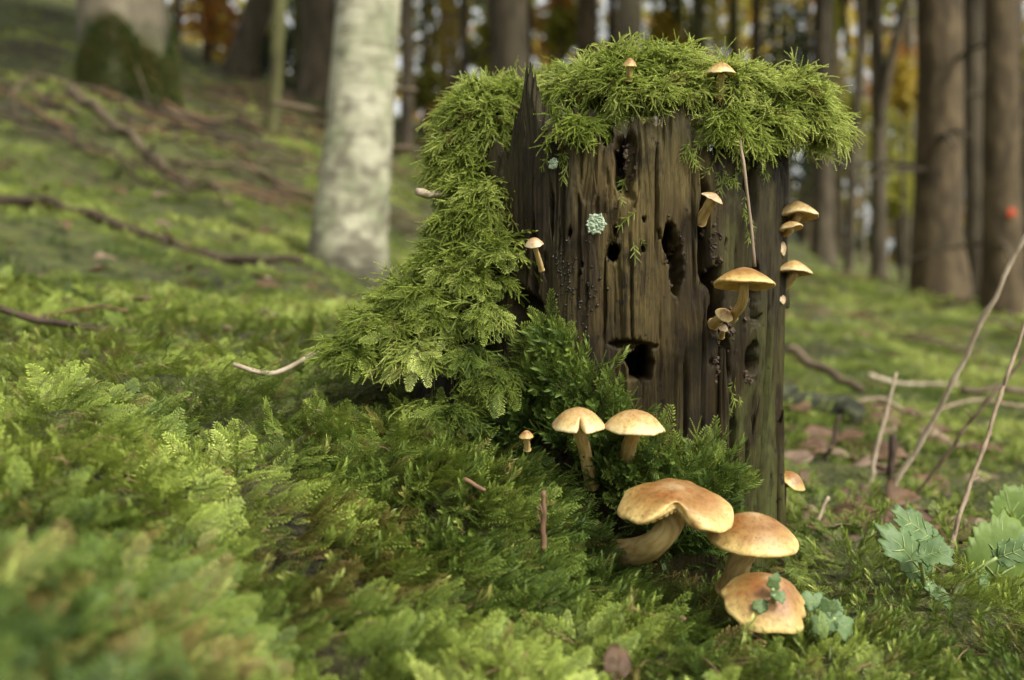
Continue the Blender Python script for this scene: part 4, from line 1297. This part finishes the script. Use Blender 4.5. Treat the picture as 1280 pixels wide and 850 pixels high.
def litter_branches():
    rg = random.Random(5)
    i = 0
    regions = [(0, 260, 2.3, 4.5, 40), (220, 420, 2.6, 6.0, 36), (260, 420, 5.5, 8.5, 24), (480, 640, 3.0, 7.5, 12), (960, 1290, 1.3, 6.5, 14)]
    for (xa, xb, Ya, Yb, n) in regions:
        for _ in range(n):
            Y = math.exp(rg.uniform(math.log(Ya), math.log(Yb))); px = rg.uniform(xa, xb)
            X = (px-640)*KP*Y
            L = rg.uniform(0.15, 0.42)*Y*0.55
            a = rg.gauss(0.0, 0.55) + (2.4 if px < 430 and rg.random() < .5 else 0)
            dx, dy = math.cos(a)*L/2, math.sin(a)*L/2
            r = rg.uniform(0.0010, 0.0026)*min(Y, 4.5)
            pts = []
            for u in np.linspace(-1, 1, 7):
                x, y = X+dx*u+rg.gauss(0, L*.02), Y+dy*u+rg.gauss(0, L*.02)
                pts.append((x, y, g1(x, y)+r*0.8+0.012*min(Y, 4)*(1-u*u)*rg.random()))
            pts = np.array(pts)
            b = pts[0]
            mt = rg.choice(['dead_wood', 'twig_dark', 'dead_wood', 'twig_brown'])
            fork = rg.random() < .6
            where = 'bank around the birch' if px < 430 else 'rise between birch and stump' if px < 700 else 'floor beyond the stump'
            look = ('forked ' if fork else 'single ') + {'dead_wood': 'grey', 'twig_dark': 'blackish', 'twig_brown': 'brown'}[mt]
            root = empty('fallen_branch', tuple(b), '%s dead branch lying on the mossy %s' % (look, where), 'branch', '%s branches on the %s' % (look, where))
            V, q, t = tube(spline(pts, 14)-b, np.linspace(r, r*.5, 14), 7, .3, i)
            obj('limb', mesh_np('limb', V, q, t), M[mt], root)
            if fork:
                p0 = pts[3]; d = nrm(pts[4]-pts[3])
                o = nrm(d+np.array([rg.uniform(-.8, .8), rg.uniform(-.8, .8), rg.uniform(0, .7)]))
                V, q, t = tube(np.array([p0, p0+o*L*.12, p0+o*L*.26+np.array([0, 0, -.01])])-b, [r*.5, r*.4, r*.2], 6)
                obj('side_twig', mesh_np('side_twig', V, q, t), M[mt], root)
            i += 1
litter_branches()

# ------------------------------------------------------------------ leaves
def leaf_mesh(outline, nring=5, cup=0.12, wave=0.05, seed=0, fold=0.15, thick=0.00025):
    """outline: (n,2) around the blade, tip towards +X; built as rings shrinking to the midrib"""
    o = np.asarray(outline, float)
    n = len(o)
    rows = []
    for f in np.linspace(1, 0.0, nring+1)[:-1]:
        p = np.stack([o[:, 0]*(0.35+0.65*f)+(1-f)*0.12*0, o[:, 1]*f], -1)
        z = cup*(p[:, 0]**2)*-1 + fold*np.abs(p[:, 1]) + wave*(fbm(p[:, 0]*3+seed+9, p[:, 1]*3+9, 0, seed, 2)-0.5)*2
        rows.append(np.stack([p[:, 0], p[:, 1], z], -1))
    V = np.array(rows)
    L = np.arange(nring*n).reshape(nring, n)
    q = np.stack([L[:-1], np.roll(L[:-1], -1, 1), np.roll(L[1:], -1, 1), L[1:]], -1).reshape(-1, 4)
    V = V.reshape(-1, 3)
    c = V[L[-1]].mean(0)
    V = np.vstack([V, c])
    t = np.array([(L[-1, i], L[-1, (i+1) % n], len(V)-1) for i in range(n)])
    return V, q, t

def oval(n=28, w=0.36, serr=0.0):
    a = np.linspace(0, 2*math.pi, n, endpoint=False)
    x = 0.5+0.5*np.cos(a); y = w*np.sin(a)*(1-0.25*np.cos(a))*(0.4+0.6*np.abs(np.sin(a))**0.3)
    s = 1+serr*np.sign(np.sin(a*9))
    return np.stack([x, y*s], -1)

def lobed(n=120, w=0.36, lobes=7, amp=0.12, seed=0):
    a = np.linspace(0, 2*math.pi, n, endpoint=False)
    x = 0.5+0.5*np.cos(a); y = w*np.sin(a)*(1+0.15*np.cos(a*2))
    rr = 1+amp*np.cos(a*lobes*2)*0.6+amp*0.6*np.cos(a*lobes+1+seed)+0.05*np.cos(a*23+1)+0.03*np.cos(a*31)
    return np.stack([0.5+(x-0.5)*rr, y*rr], -1)

def place(V, pos, xd, zh, size):
    X = nrm(np.array(xd, float)); Y = nrm(np.cross(zh, X)); Z = np.cross(X, Y)
    return pos+size*(V[:, :1]*X+V[:, 1:2]*Y+V[:, 2:]*Z)

def dead_leaf(name, label, px, py, Y, L, mat, az, tiltv, seed, group=None, on_ground=True, w=.36):
    p = P(px, py, Y)
    if on_ground:
        p[2] = g1(p[0], p[1])+0.006*min(1, Y)+0.004*Y
    V, q, t = leaf_mesh(oval(26, w), 4, 0.35, 0.10, seed, 0.22)
    V = place(V, np.zeros(3), (math.cos(az), math.sin(az), tiltv[0]), (tiltv[1], -0.35, 1), L)
    hue = {'leaf_brown': 'russet brown', 'leaf_pink': 'dull beige', 'leaf_yellow': 'yellow'}[mat]
    root = empty(name, tuple(p), label.replace('HUE', hue), 'leaf', group and hue+' '+group)
    o = obj('blade', mesh_np('blade', V, q, t), M[mat], root)
    so = o.modifiers.new('s', 'SOLIDIFY'); so.thickness = 0.0004*max(1, Y)
    tp = place(np.array([[0.0, 0, 0], [-.15, 0, .03], [-.3, 0.03, .02]]), np.zeros(3), (math.cos(az), math.sin(az), tiltv[0]), (tiltv[1], -0.35, 1), L)
    V, q, t = tube(tp, [.02*L, .018*L, .014*L], 5)
    obj('leaf_stalk', mesh_np('leaf_stalk', V, q, t), M['twig_brown'], root)

def dead_leaves():
    rg = random.Random(21)
    gr = 'fallen leaves behind the stump'
    for i in range(64):
        px = rg.uniform(965, 1270); Y = math.exp(rg.uniform(math.log(.47), math.log(.95)))
        dead_leaf('fallen_leaf', 'curled HUE fallen leaf among the moss behind the stump', px, 0, Y, rg.uniform(.018, .034), rg.choice(['leaf_brown', 'leaf_pink', 'leaf_brown']), rg.uniform(0, 6.28), (rg.uniform(-.2, .4), rg.uniform(-.6, .6)), i, gr)
    for i, (px, Y) in enumerate([(985, .52), (1000, .5), (1015, .54), (1030, .56), (990, .58), (1045, .53)]):
        dead_leaf('fallen_leaf', 'curled HUE fallen leaf among the moss behind the stump', px, 0, Y, rg.uniform(.020, .028), rg.choice(['leaf_brown', 'leaf_pink', 'leaf_brown']), rg.uniform(0, 6.28), (rg.uniform(-.1, .4), rg.uniform(-.5, .5)), i+60, gr)
    gr2 = 'fallen leaves on the bank'
    for i in range(30):
        px = rg.uniform(0, 420); Y = math.exp(rg.uniform(math.log(.8), math.log(3.2)))
        dead_leaf('fallen_leaf', 'curled HUE fallen leaf lying on the mossy bank', px, 0, Y, rg.uniform(.009, .013)*(1+Y), rg.choice(['leaf_pink', 'leaf_brown', 'leaf_brown']), rg.uniform(0, 6.28), (rg.uniform(-.2, .4), rg.uniform(-.6, .6)), i+100, gr2)
    gr3 = 'fallen leaves dotting the green floor towards the marked tree'
    for i in range(26):
        px = rg.uniform(990, 1290); Y = math.exp(rg.uniform(math.log(1.3), math.log(6)))
        dead_leaf('fallen_leaf', 'small HUE fallen leaf on green moss towards the marked tree', px, 0, Y, rg.uniform(.025, .045), rg.choice(['leaf_pink', 'leaf_brown', 'leaf_brown']), rg.uniform(0, 6.28), (rg.uniform(-.2, .3), rg.uniform(-.5, .5)), i+200, gr3)
    dead_leaf('fallen_leaf', 'blunt pale brown leaf poking from the moss below the largest mushroom', 768, 850, .285, .011, 'leaf_brown', 1.2, (1.6, .2), 301, None, False)
    dead_leaf('fallen_leaf', 'white curled leaf on the bank below the birch', 285, 416, .70, .022, 'leaf_pink', 2.6, (.5, .4), 302, None, False)
    dead_leaf('fallen_leaf', 'dusky pink leaf behind the bramble stem', 1268, 642, .60, .026, 'leaf_pink', .3, (.2, -.4), 303, None, False)
    dead_leaf('fallen_leaf', 'beige curled leaf behind the lobed green leaf', 1195, 672, .55, .034, 'leaf_pink', .5, (.1, -.5), 304, None, False)
dead_leaves()

def herb(name, label, cat, base, leaves, mat):
    """leaves: (tip-side centre px,py,Y, length m, screen angle deg, facing tilt, kind)"""
    b = P(*base)
    b[2] = min(b[2], g1(b[0], b[1])+0.004)
    root = empty(name, tuple(b), label, cat)
    for i, (px, py, Y, L, ang, face, kind) in enumerate(leaves):
        a = math.radians(ang)
        xd = np.array([math.cos(a), -0.25, math.sin(a)])
        zh = np.array([0.15, -1.0, face])
        o = lobed(120, .31, 6, .17, i) if kind == 'lobed' else lobed(120, .46, 5, .06, i) if kind == 'broad' else lobed(96, .5, 3, .20, i) if kind == 'clover' else oval(30, .33)
        V, q, t = leaf_mesh(o, 6, 0.20, 0.05, i+3, 0.10)
        c = P(px, py, Y)-b
        X = nrm(xd)
        start = c-X*L*0.5
        V = place(V, start, xd, zh, L)
        ob = obj('leaf', mesh_np('leaf', V, q, t), M[mat], root)
        so = ob.modifiers.new('s', 'SOLIDIFY'); so.thickness = 0.0003
        # veins standing proud of the blade
        vein = []
        for vv in [[(0.02, 0), (0.95, 0)]]+[[(.2+.2*j, 0), (.34+.2*j, s*(.2-.02*j))] for j in range(3) for s in (-1, 1)]:
            uv = np.array([[vv[0][0]+(vv[1][0]-vv[0][0])*u, vv[0][1]+(vv[1][1]-vv[0][1])*u] for u in np.linspace(0, 1, 5)])
            z = -0.20*uv[:, 0]**2+0.10*np.abs(uv[:, 1])+0.05*(fbm(uv[:, 0]*3+i+3+9, uv[:, 1]*3+9, 0, i+3, 2)-0.5)*2
            vein.append(tube(place(np.column_stack([uv, z+0.004]), start, xd, zh, L), np.linspace(.012, .005, 5)*L, 5))
        Vv, qv, tv = join(vein)
        obj('vein', mesh_np('vein', Vv, qv, tv), M['herb_stem'], ob)
        st = spline([np.array([0, 0, -0.004]), (start)*0.5+np.array([0, 0.002, 0.004]), start+X*L*.05], 12)
        V, q, t = tube(st, np.linspace(.0009, .0007, 12), 6)
        obj('leaf_stalk', mesh_np('leaf_stalk', V, q, t), M['herb_stem'], root)
    return root
herb('woodland_herb', 'blue-green scalloped leaves on one plant behind the lowest mushroom', 'plant', (1168, 775, .40),
     [(1138, 694, .395, .027, 128, .55, 'lobed'), (1148, 657, .41, .021, 138, .8, 'lobed'), (1168, 690, .385, .013, 20, .9, 'clover'), (1175, 742, .375, .011, -35, .9, 'lobed')], 'herb')
herb('woodland_herb', 'large bright green rounded leaf by the bramble stem', 'plant', (1215, 785, .43),
     [(1250, 712, .425, .040, 80, .25, 'broad'), (1270, 652, .47, .03, 100, .6, 'broad')], 'herb_bright')
herb('woodland_herb', 'pale green leaf on a long slanting stalk before the bright round leaf', 'plant', (1176, 782, .40),
     [(1272, 688, .40, .018, 25, .5, 'lobed'), (1232, 728, .395, .010, -70, .7, 'lobed')], 'herb')
herb('clover_plant', 'small blue-green clover leaves leaning across the lowest mushroom', 'plant', (976, 800, .322),
     [(968, 728, .318, .0046, 75, .5, 'clover'), (951, 757, .318, .0046, 190, .7, 'clover'), (974, 745, .316, .0042, -10, .7, 'clover')], 'herb')
herb('clover_plant', 'pale green clover leaves in moss beside the lowest mushroom', 'plant', (1035, 815, .34),
     [(1018, 752, .335, .0085, 160, .8, 'clover'), (1036, 764, .33, .008, 60, .9, 'clover'), (1052, 780, .325, .009, -30, .9, 'clover'), (1030, 780, .32, .008, 200, .9, 'clover')], 'herb')

# ------------------------------------------------------------------ trees
def tree(name, label, px, Y, w_px, mat, lean=0.0, leany=0.0, stubs=5, group=None, seed=1, flare=0.35, h=None, base_extra=0.0, crown=None, seg=20, marks=None):
    X = (px-640)*KP*Y
    k = KP*Y
    r = w_px*k/2
    high = h is None and crown is None and Y < 14.5
    H = h or (9.5+1.5*math.sin(seed*2.3) if high else Y*0.42+1.2)
    z0 = g1(X, Y)-0.05*min(1, Y/3)
    root = empty(name, (X, Y, z0), label, 'tree', group)
    n = 34
    s = np.linspace(0, 1, n)**1.35
    pts = np.stack([lean*H*s+0.012*min(H, 2.5)*(np.array([vnoise(i*.22, seed, 0, 3) for i in range(n)])-.5), leany*H*s, H*s], -1)
    rad = r*(1.06-0.72*s*min(1, H/8)+flare*np.exp(-s*H/(r*1.8)))
    V, q, t = tube(pts, rad, seg, .10, seed)
    obj('trunk', mesh_np('trunk', V, q, t), M[mat], root)
    rg = random.Random(seed*7+1)
    for i in range(stubs):
        u = rg.uniform(0.1, 0.75)*min(1, (Y*.42+1.2)/H)
        j = int(np.searchsorted(s, u))
        a = rg.uniform(0, 6.28)
        d = np.array([math.cos(a), math.sin(a), rg.uniform(-.35, .25)])
        L = r*rg.uniform(1.6, 5)
        p = pts[j]
        V, q, t = tube(spline([p+d*rad[j]*.7, p+d*(rad[j]+L*.5), p+d*(rad[j]+L)+np.array([0, 0, -L*.12])], 7), np.linspace(r*.13, r*.05, 7), 6, .2, i)
        obj('branch', mesh_np('branch', V, q, t), M['bark_dark'], root)
    if high:  # unseen crown, added above the view to keep sky light off the floor
        cm = {'birch': 'fol_yellow', 'bark_grey': 'fol_lime'}.get(mat, 'fol_green')
        leaf_crown(root, np.array([lean*H*.8, leany*H*.8, H*.80]), 2.1, 2.4, 1500, .42, cm, seed)
    if marks:
        marks(root, pts, rad)
    if crown:
        cz, rx, rz, nl, ls, cm = crown
        leaf_crown(root, np.array([lean*cz, 0, cz]), rx, rz, nl, ls, cm, seed)
    return root

def leaf_crown(root, c, rx, rz, nl, ls, mat, seed):
    rg = np.random.default_rng(seed)
    ncl = 26
    cc = nrm(rg.normal(0, 1, (ncl, 3)))*rg.uniform(.25, 1, (ncl, 1))**.5*np.array([rx, rx, rz])
    w = rg.integers(0, ncl, nl)
    pos = c+cc[w]+rg.normal(0, 1, (nl, 3))*np.array([rx, rx, rz])*0.17
    d = nrm(rg.normal(0, 1, (nl, 3))+np.array([0, 0, -.3])); sd = nrm(np.cross(d, rg.normal(0, 1, (nl, 3))))
    up = np.cross(d, sd)
    L = ls*rg.uniform(.6, 1.3, (nl, 1))
    V = np.stack([pos, pos+d*L*.5+sd*L*.33+up*L*.08, pos+d*L, pos+d*L*.5-sd*L*.33+up*L*.08], 1).reshape(-1, 3)
    b = np.arange(nl)*4
    T = np.concatenate([np.stack([b, b+1, b+2], 1), np.stack([b, b+2, b+3], 1)])
    me = mesh_np('crown', V, None, T, smooth=False)
    me.materials.append(M[mat])
    o = obj('crown', me, None, root)
    # limbs carrying the leaf sprays
    for i in range(9):
        e = c+cc[i]
        V, q, t = tube(spline([np.array([0, 0, max(.2, e[2]-rz*.9)]), (np.array([0, 0, e[2]])*.4+e*.6)-np.array([0, 0, .1*rz]), e], 7), np.linspace(.018, .005, 7)*rx, 5)
        obj('limb', mesh_np('limb', V, q, t), M['bark_dark'], root)

for nm, c0, c1 in (('fol_orange', (.30, .12, .02), (.62, .30, .05)), ('fol_yellow', (.36, .26, .03), (.66, .50, .09)), ('fol_lime', (.24, .25, .04), (.46, .44, .08)),
                   ('fol_green', (.020, .038, .014), (.065, .095, .035)), ('fol_olive', (.12, .105, .03), (.28, .235, .07)), ('fol_brown', (.12, .082, .03), (.26, .18, .07))):
    M[nm] = simple(nm, [(.3, c0), (.7, c1)], 3.0, .6, bmp=0, transl=.45)

def red_dot(root, pts, rad):
    zc = 0.115+(400-268)*KP*5.2-root.location.z
    j = int(np.argmin(np.abs(pts[:, 2]-zc)))
    c = pts[j]+np.array([0.03*rad[j], 0, zc-pts[j][2]])
    n = 18
    a = np.linspace(0, 2*math.pi, n, endpoint=False)
    R = .022*(1+.15*np.cos(3*a+1))
    rows = []
    for f in (1, .6, .05):
        x = np.cos(a)*R*f; z = np.sin(a)*R*f*1.1
        y = -np.sqrt(np.maximum((rad[j]*1.13)**2-x*x, 0))-.004*(1-f)
        rows.append(np.stack([x+c[0], y+c[1], z+c[2]], -1))
    V = np.array(rows).reshape(-1, 3)
    L = np.arange(3*n).reshape(3, n)
    q = np.stack([L[:-1], np.roll(L[:-1], -1, 1), np.roll(L[1:], -1, 1), L[1:]], -1).reshape(-1, 4)
    obj('paint_mark', mesh_np('paint_mark', V, q), M['red'], root)

# the birch beside the stump
tree('birch_tree', 'pale lichen-covered birch trunk on the bank beside the stump', 428, 1.72, 76, 'birch', lean=0.085, stubs=0, seed=3, flare=.55, seg=40)
def birch_twigs():
    o = [x for x in bpy.data.objects if x.name.startswith('birch_tree')][0]
    b = np.array(o.location)
    for (x0, y0, x1, y1) in [(480, 190, 525, 188), (425, 150, 340, 128), (470, 122, 520, 112)]:
        V, q, t = tube(spline([P(x0, y0, 1.74)-b, (P(x0, y0, 1.74)+P(x1, y1, 1.70))/2-b+np.array([0, 0, .004]), P(x1, y1, 1.70)-b], 8), np.linspace(.008, .004, 8), 6, .2, x0)
        obj('branch', mesh_np('branch', V, q, t), M['dead_wood'], o)
birch_twigs()
# trunks on the right
tree('spruce_tree', 'thick straight brown spruce trunk next to the marked tree', 1172, 6.2, 58, 'bark', seed=5, stubs=8)
tree('spruce_tree', 'brown trunk with a red paint dot', 1252, 5.2, 44, 'bark', seed=6, stubs=3, marks=red_dot)
tree('spruce_tree', 'narrow dark trunk squeezed between the thick spruce and the marked tree', 1219, 7.4, 26, 'bark_dark', seed=7, stubs=3)
tree('forked_tree', 'slim dark tree with a limb slanting off at head height', 1100, 9.5, 19, 'bark_dark', lean=-.012, seed=8, stubs=3)
def slant():
    o = [x for x in bpy.data.objects if x.name.startswith('forked_tree')][0]
    b = np.array(o.location)
    V, q, t = tube(spline([P(1096, 165, 9.5)-b, P(1112, 80, 9.4)-b, P(1140, -30, 9.2)-b, P(1165, -120, 9.1)-b], 12), np.linspace(.055, .03, 12), 8, .15, 4)
    obj('limb', mesh_np('limb', V, q, t), M['bark_dark'], o)
slant()
tree('spruce_tree', 'dark trunk standing nearest the moss overhang at the wood edge', 1029, 11, 26, 'bark_dark', seed=9, stubs=4)
tree('leaning_tree', 'thin leaning sapling trunk between the dark trunk and forked tree', 1060, 11.5, 11, 'bark_dark', lean=.045, seed=10, stubs=2)
# trunks behind the stump top
tree('spruce_tree', 'wide dark brown trunk rising behind the spike of the stump', 637, 7.0, 50, 'bark_dark', seed=11, stubs=4)
tree('beech_tree', 'grey brown trunk rising behind the moss cap centre, beside a darker one', 785, 9.0, 34, 'bark_grey', seed=12, stubs=0)
tree('spruce_tree', 'brown trunk beside the grey one behind the moss cap', 735, 9.6, 30, 'bark', seed=13, stubs=2)
tree('spruce_tree', 'mossy green-brown trunk behind the yellow cap on the stump top', 873, 12, 20, 'bark_mossy', seed=14, stubs=3)
tree('spruce_tree', 'slim dark trunk behind the moss overhang', 945, 13, 14, 'bark_dark', seed=15, stubs=3)
tree('spruce_tree', 'slim dark trunk behind the birch side towards the stump', 507, 6.8, 17, 'bark_dark', seed=16, stubs=2)
tree('spruce_tree', 'slender dark trunk between the birch and the wide dark trunk', 580, 11, 11, 'bark_dark', seed=17, stubs=2)
# trunks on the bank
tree('beech_tree', 'huge pale trunk with a moss-covered foot high on the bank', 160, 4.6, 96, 'bark_grey', lean=-.03, seed=18, stubs=0, flare=.28, seg=36)
tree('spruce_tree', 'dark brown trunk up the bank behind the birch', 400, 8.0, 42, 'bark_dark', seed=19, stubs=3)
tree('sapling', 'thin mossy leaning sapling on the bank before the dark trunk', 340, 4.6, 17, 'bark_mossy', lean=.055, seed=20, stubs=3)
tree('leaning_tree', 'dark trunk leaning over on top of the bank', 295, 9.5, 34, 'bark_dark', lean=.30, seed=21, stubs=3)
tree('spruce_tree', 'thin black trunk before the orange foliage beside the huge pale trunk', 222, 9.0, 9, 'bark_dark', seed=22, stubs=3)
tree('beech_tree', 'pale olive trunk between the dark trunk and the birch', 378, 10.0, 20, 'bark_mossy', seed=23, stubs=0)

def mossy_foot_material():
    m, n, l, b = mat_new('beech_bark_mossy_foot')
    tx = noise_node(n, l, 1.0, 5, (9, 9, 4))
    gr = ramp(n, [(0.3, (0.085, 0.070, 0.045)), (0.5, (0.155, 0.130, 0.084)), (0.72, (0.23, 0.195, 0.13))])
    mo = ramp(n, [(0.3, (0.022, 0.026, 0.008)), (0.6, (0.055, 0.060, 0.018)), (0.8, (0.085, 0.080, 0.03))])
    l.new(tx.outputs['Fac'], gr.inputs[0]); l.new(tx.outputs['Fac'], mo.inputs[0])
    tc = n.new('ShaderNodeTexCoord'); sx = n.new('ShaderNodeSeparateXYZ')
    l.new(tc.outputs['Object'], sx.inputs[0])
    ad = n.new('ShaderNodeMath'); ad.operation = 'MULTIPLY_ADD'; ad.inputs[1].default_value = 0.35
    l.new(tx.outputs['Fac'], ad.inputs[0]); l.new(sx.outputs['Z'], ad.inputs[2])
    fr = ramp(n, [(0.44, (1, 1, 1)), (0.54, (0, 0, 0))])
    l.new(ad.outputs[0], fr.inputs[0])
    l.new(mixc(n, l, fr.outputs[0], gr.outputs[0], mo.outputs[0]), b.inputs['Base Color'])
    b.inputs['Roughness'].default_value = 0.9
    bump(n, l, tx.outputs['Fac'], 0.6, 0.03, b)
    return m

def foot_moss():
    """moss sheath on the huge trunk's foot"""
    o = [x for x in bpy.data.objects if x.get('label', '').startswith('huge pale')][0]
    [c for c in o.children if c.name.startswith('trunk')][0].data.materials[0] = mossy_foot_material()
    b = np.array(o.location)
    n = 900
    r = 96*KP*4.6/2
    a = U(-2.4, 0.6, n); z = 0.04+RNG.random(n)**.9*(0.26+0.10*np.sin(a*3))
    rr = r*(1.06+.28*np.exp(-z/(r*1.8)))*1.0
    pts = b+np.stack([rr*np.cos(a)-.03*z, rr*np.sin(a), z], -1)
    nn = np.stack([np.cos(a), np.sin(a), np.full(n, .1)], -1)
    xd = nrm(np.stack([-np.sin(a), np.cos(a), np.zeros(n)], -1)*RNG.normal(0, 1, (n, 1))+np.array([0, 0, -.6]))
    moss_mat('trunk_moss', 'tuft', pts, eulers(xd, nn), U(0.8, 1.8, n), np.where(RNG.random(n) < .35, U(.89, 1, n), np.clip(RNG.normal(.12, .08, n), 0, .35)), 'dark moss sheath around the foot of the huge pale trunk', 'moss')
foot_moss()

rg = random.Random(99)
far_px = [20, 60, 110, 255, 275, 320, 440, 470, 530, 552, 570, 605, 665, 690, 705, 760, 815, 835, 850, 895, 912, 928, 965, 985, 1005, 1048, 1080, 1120, 1135, 1210, 1236, 1275, 1300]
for i, px in enumerate(far_px):
    Y = rg.uniform(13, 24)
    mt = rg.choice(['bark_dark', 'bark', 'bark_mossy', 'bark_dark', 'bark_grey'])
    look = {'bark_dark': 'blackish', 'bark': 'brown', 'bark_mossy': 'green-tinged', 'bark_grey': 'pale grey'}[mt]
    tree('distant_tree', 'slim distant %s trunk deep in the wood' % look, px+rg.uniform(-5, 5), Y, rg.uniform(6, 15), mt, lean=rg.gauss(0, .015),
         stubs=rg.randrange(0, 4), group='distant %s trunks deep in the wood' % look, seed=200+i, seg=10)

autumn = [(262, 14, 'fol_orange', 20, 40, 'orange autumn tree glowing beside the huge pale trunk'), (300, 17, 'fol_yellow', 50, 40, 'yellow autumn tree on top of the bank'),
          (540, 15, 'fol_yellow', 20, 60, 'yellow autumn tree between the birch and the stump'), (562, 12, 'fol_orange', 150, 30, 'low orange bush beside the birch'),
          (690, 16, 'fol_orange', 25, 40, 'rusty orange tree behind the stump spike'), (860, 16, 'fol_lime', 35, 50, 'lime yellow tree behind the moss cap'),
          (915, 17, 'fol_yellow', 20, 50, 'golden tree behind the yellow cap on the stump top'), (985, 15, 'fol_green', 55, 60, 'dark green conifer behind the moss overhang'),
          (1105, 16, 'fol_lime', 190, 50, 'lime green young tree behind the forked tree'), (1120, 19, 'fol_orange', 90, 50, 'rusty tree high behind the forked tree'),
          (1212, 17, 'fol_yellow', 80, 50, 'yellow tree glimpsed between the marked tree and the thick spruce'), (1285, 15, 'fol_olive', 120, 60, 'olive tree beyond the marked tree'),
          (1060, 18, 'fol_olive', 130, 60, 'olive green young tree behind the leaning sapling'), (1000, 18, 'fol_green', 240, 50, 'low dark green bush at the wood edge'),
          (350, 12, 'fol_green', 70, 30, 'dark green young spruce on the bank top'), (640, 20, 'fol_olive', 60, 70, 'olive tree far behind the wide dark trunk'),
          (770, 19, 'fol_olive', 60, 70, 'olive brown tree far behind the grey trunk'),
          (1052, 12.5, 'fol_lime', 150, 26, 'glowing lime sapling behind the thin leaning sapling'), (1128, 12, 'fol_yellow', 110, 26, 'glowing yellow sapling between forked tree and thick spruce'),
          (1126, 13, 'fol_lime', 245, 24, 'low lime bush between forked tree and thick spruce'), (985, 12.5, 'fol_olive', 130, 24, 'small olive sapling past the moss overhang'),
          (608, 12.5, 'fol_lime', 60, 24, 'lime sapling behind the wide dark trunk side'), (705, 13, 'fol_lime', 40, 24, 'lime sapling behind the splinter of the stump'), (830, 13, 'fol_yellow', 40, 22, 'yellow sapling behind the centre of the moss cap'),
          (455, 12, 'fol_lime', 60, 24, 'lime sapling behind the birch'), (530, 12.5, 'fol_lime', 110, 22, 'lime sapling beside the birch trunk')]
for i, (px, Y, mt, py, rpx, lab) in enumerate(autumn):
    k = KP*Y
    X = (px-640)*k
    z0 = g1(X, Y)-.05
    cz = CZ+(HZ-py)*k-z0
    tree('autumn_tree' if 'bush' not in lab else 'bush', lab, px, Y, 5, 'bark_dark', stubs=0, seed=400+i, seg=8, h=max(cz+.3, .6), crown=(max(cz, .4), rpx*k, rpx*k*1.25, 1000, 7.5*k, mt))

# far wall of wood: one mass of leaves and twigs beyond counting
def far_wood():
    rgn = np.random.default_rng(5)
    n = 30000
    Y = rgn.uniform(26, 36, n)
    tx = rgn.uniform(-.75, .75, n)
    X = tx*Y
    zmax = CZ+470*KP*Y
    Z = rgn.uniform(-1.5, 1, n)*0+rgn.random(n)*(zmax+1)-1
    X_, Z_ = X, Z
    ppx = 640+tx/KP; ppy = HZ-(Z-CZ)/(KP*Y)
    g = fbm(ppx/19+20, ppy/24+20, 0, 5, 2)
    gap = (g > .625) & (ppy < 230)
    keep = (~gap) | (rgn.random(n) < .04)
    X, Y, Z, ppx, ppy = X[keep], Y[keep], Z[keep], ppx[keep], ppy[keep]
    n = len(X)
    pos = np.stack([X, Y, Z], -1)
    d = nrm(rgn.normal(0, 1, (n, 3))); sd = nrm(np.cross(d, rgn.normal(0, 1, (n, 3)))); up = np.cross(d, sd)
    L = rgn.uniform(.22, .50, (n, 1))
    V = np.stack([pos, pos+d*L*.5+sd*L*.42+up*L*.1, pos+d*L, pos+d*L*.5-sd*L*.42+up*L*.1], 1).reshape(-1, 3)
    b = np.arange(n)*4
    T = np.concatenate([np.stack([b, b+1, b+2], 1), np.stack([b, b+2, b+3], 1)])
    me = mesh_np('far_woodland', V, None, T, smooth=False)
    names = ['fol_green', 'fol_olive', 'fol_brown', 'fol_lime', 'fol_orange', 'fol_yellow']
    for k in names:
        me.materials.append(M[k])
    c = fbm(ppx/60+9, ppy/60+9, 0, 8, 2)+rgn.normal(0, .07, n)
    mi = np.digitize(c, [.35, .42, .46, .55, .60])
    me.polygons.foreach_set('material_index', np.concatenate([mi, mi]).astype(np.int32))
    o = obj('far_woodland', me)
    tag(o, 'blurred mass of autumn woodland far behind the trunks', 'woodland', kind='stuff')
far_wood()

# ------------------------------------------------------------------ conifer needles and crumbs dropped on the moss
def needles():
    n = 1000
    Y = np.exp(U(math.log(.26), math.log(.9), n)); X = U(-.55, .55, n)*Y
    k = ~inside_stump(X, Y, .01)
    X, Y = X[k], Y[k]
    z = G(X, Y)+U(.004, .014, len(X))
    parts = []
    for x, y, zz in zip(X, Y, z):
        a = random.uniform(0, 6.28); e = random.uniform(-.4, .5); L = random.uniform(.003, .010); r = random.uniform(.00012, .00030)
        d = np.array([math.cos(a)*math.cos(e), math.sin(a)*math.cos(e), math.sin(e)])
        p = np.array([x, y, zz])
        parts.append(tube(np.array([p-d*L/2, p+np.array([0, 0, .0006]), p+d*L/2]), [r, r, r*.4], 4, cap=False))
    V, q, t = join(parts)
    m = simple('fallen_needles', [(.35, (.07, .042, .020)), (.65, (.26, .175, .085))], 25, .7, bmp=0)
    o = obj('needle_litter', mesh_np('needle_litter', V, q, t), m)
    tag(o, 'brown dropped conifer needles and crumbs sprinkled over the near moss', 'needles', kind='stuff')
needles()
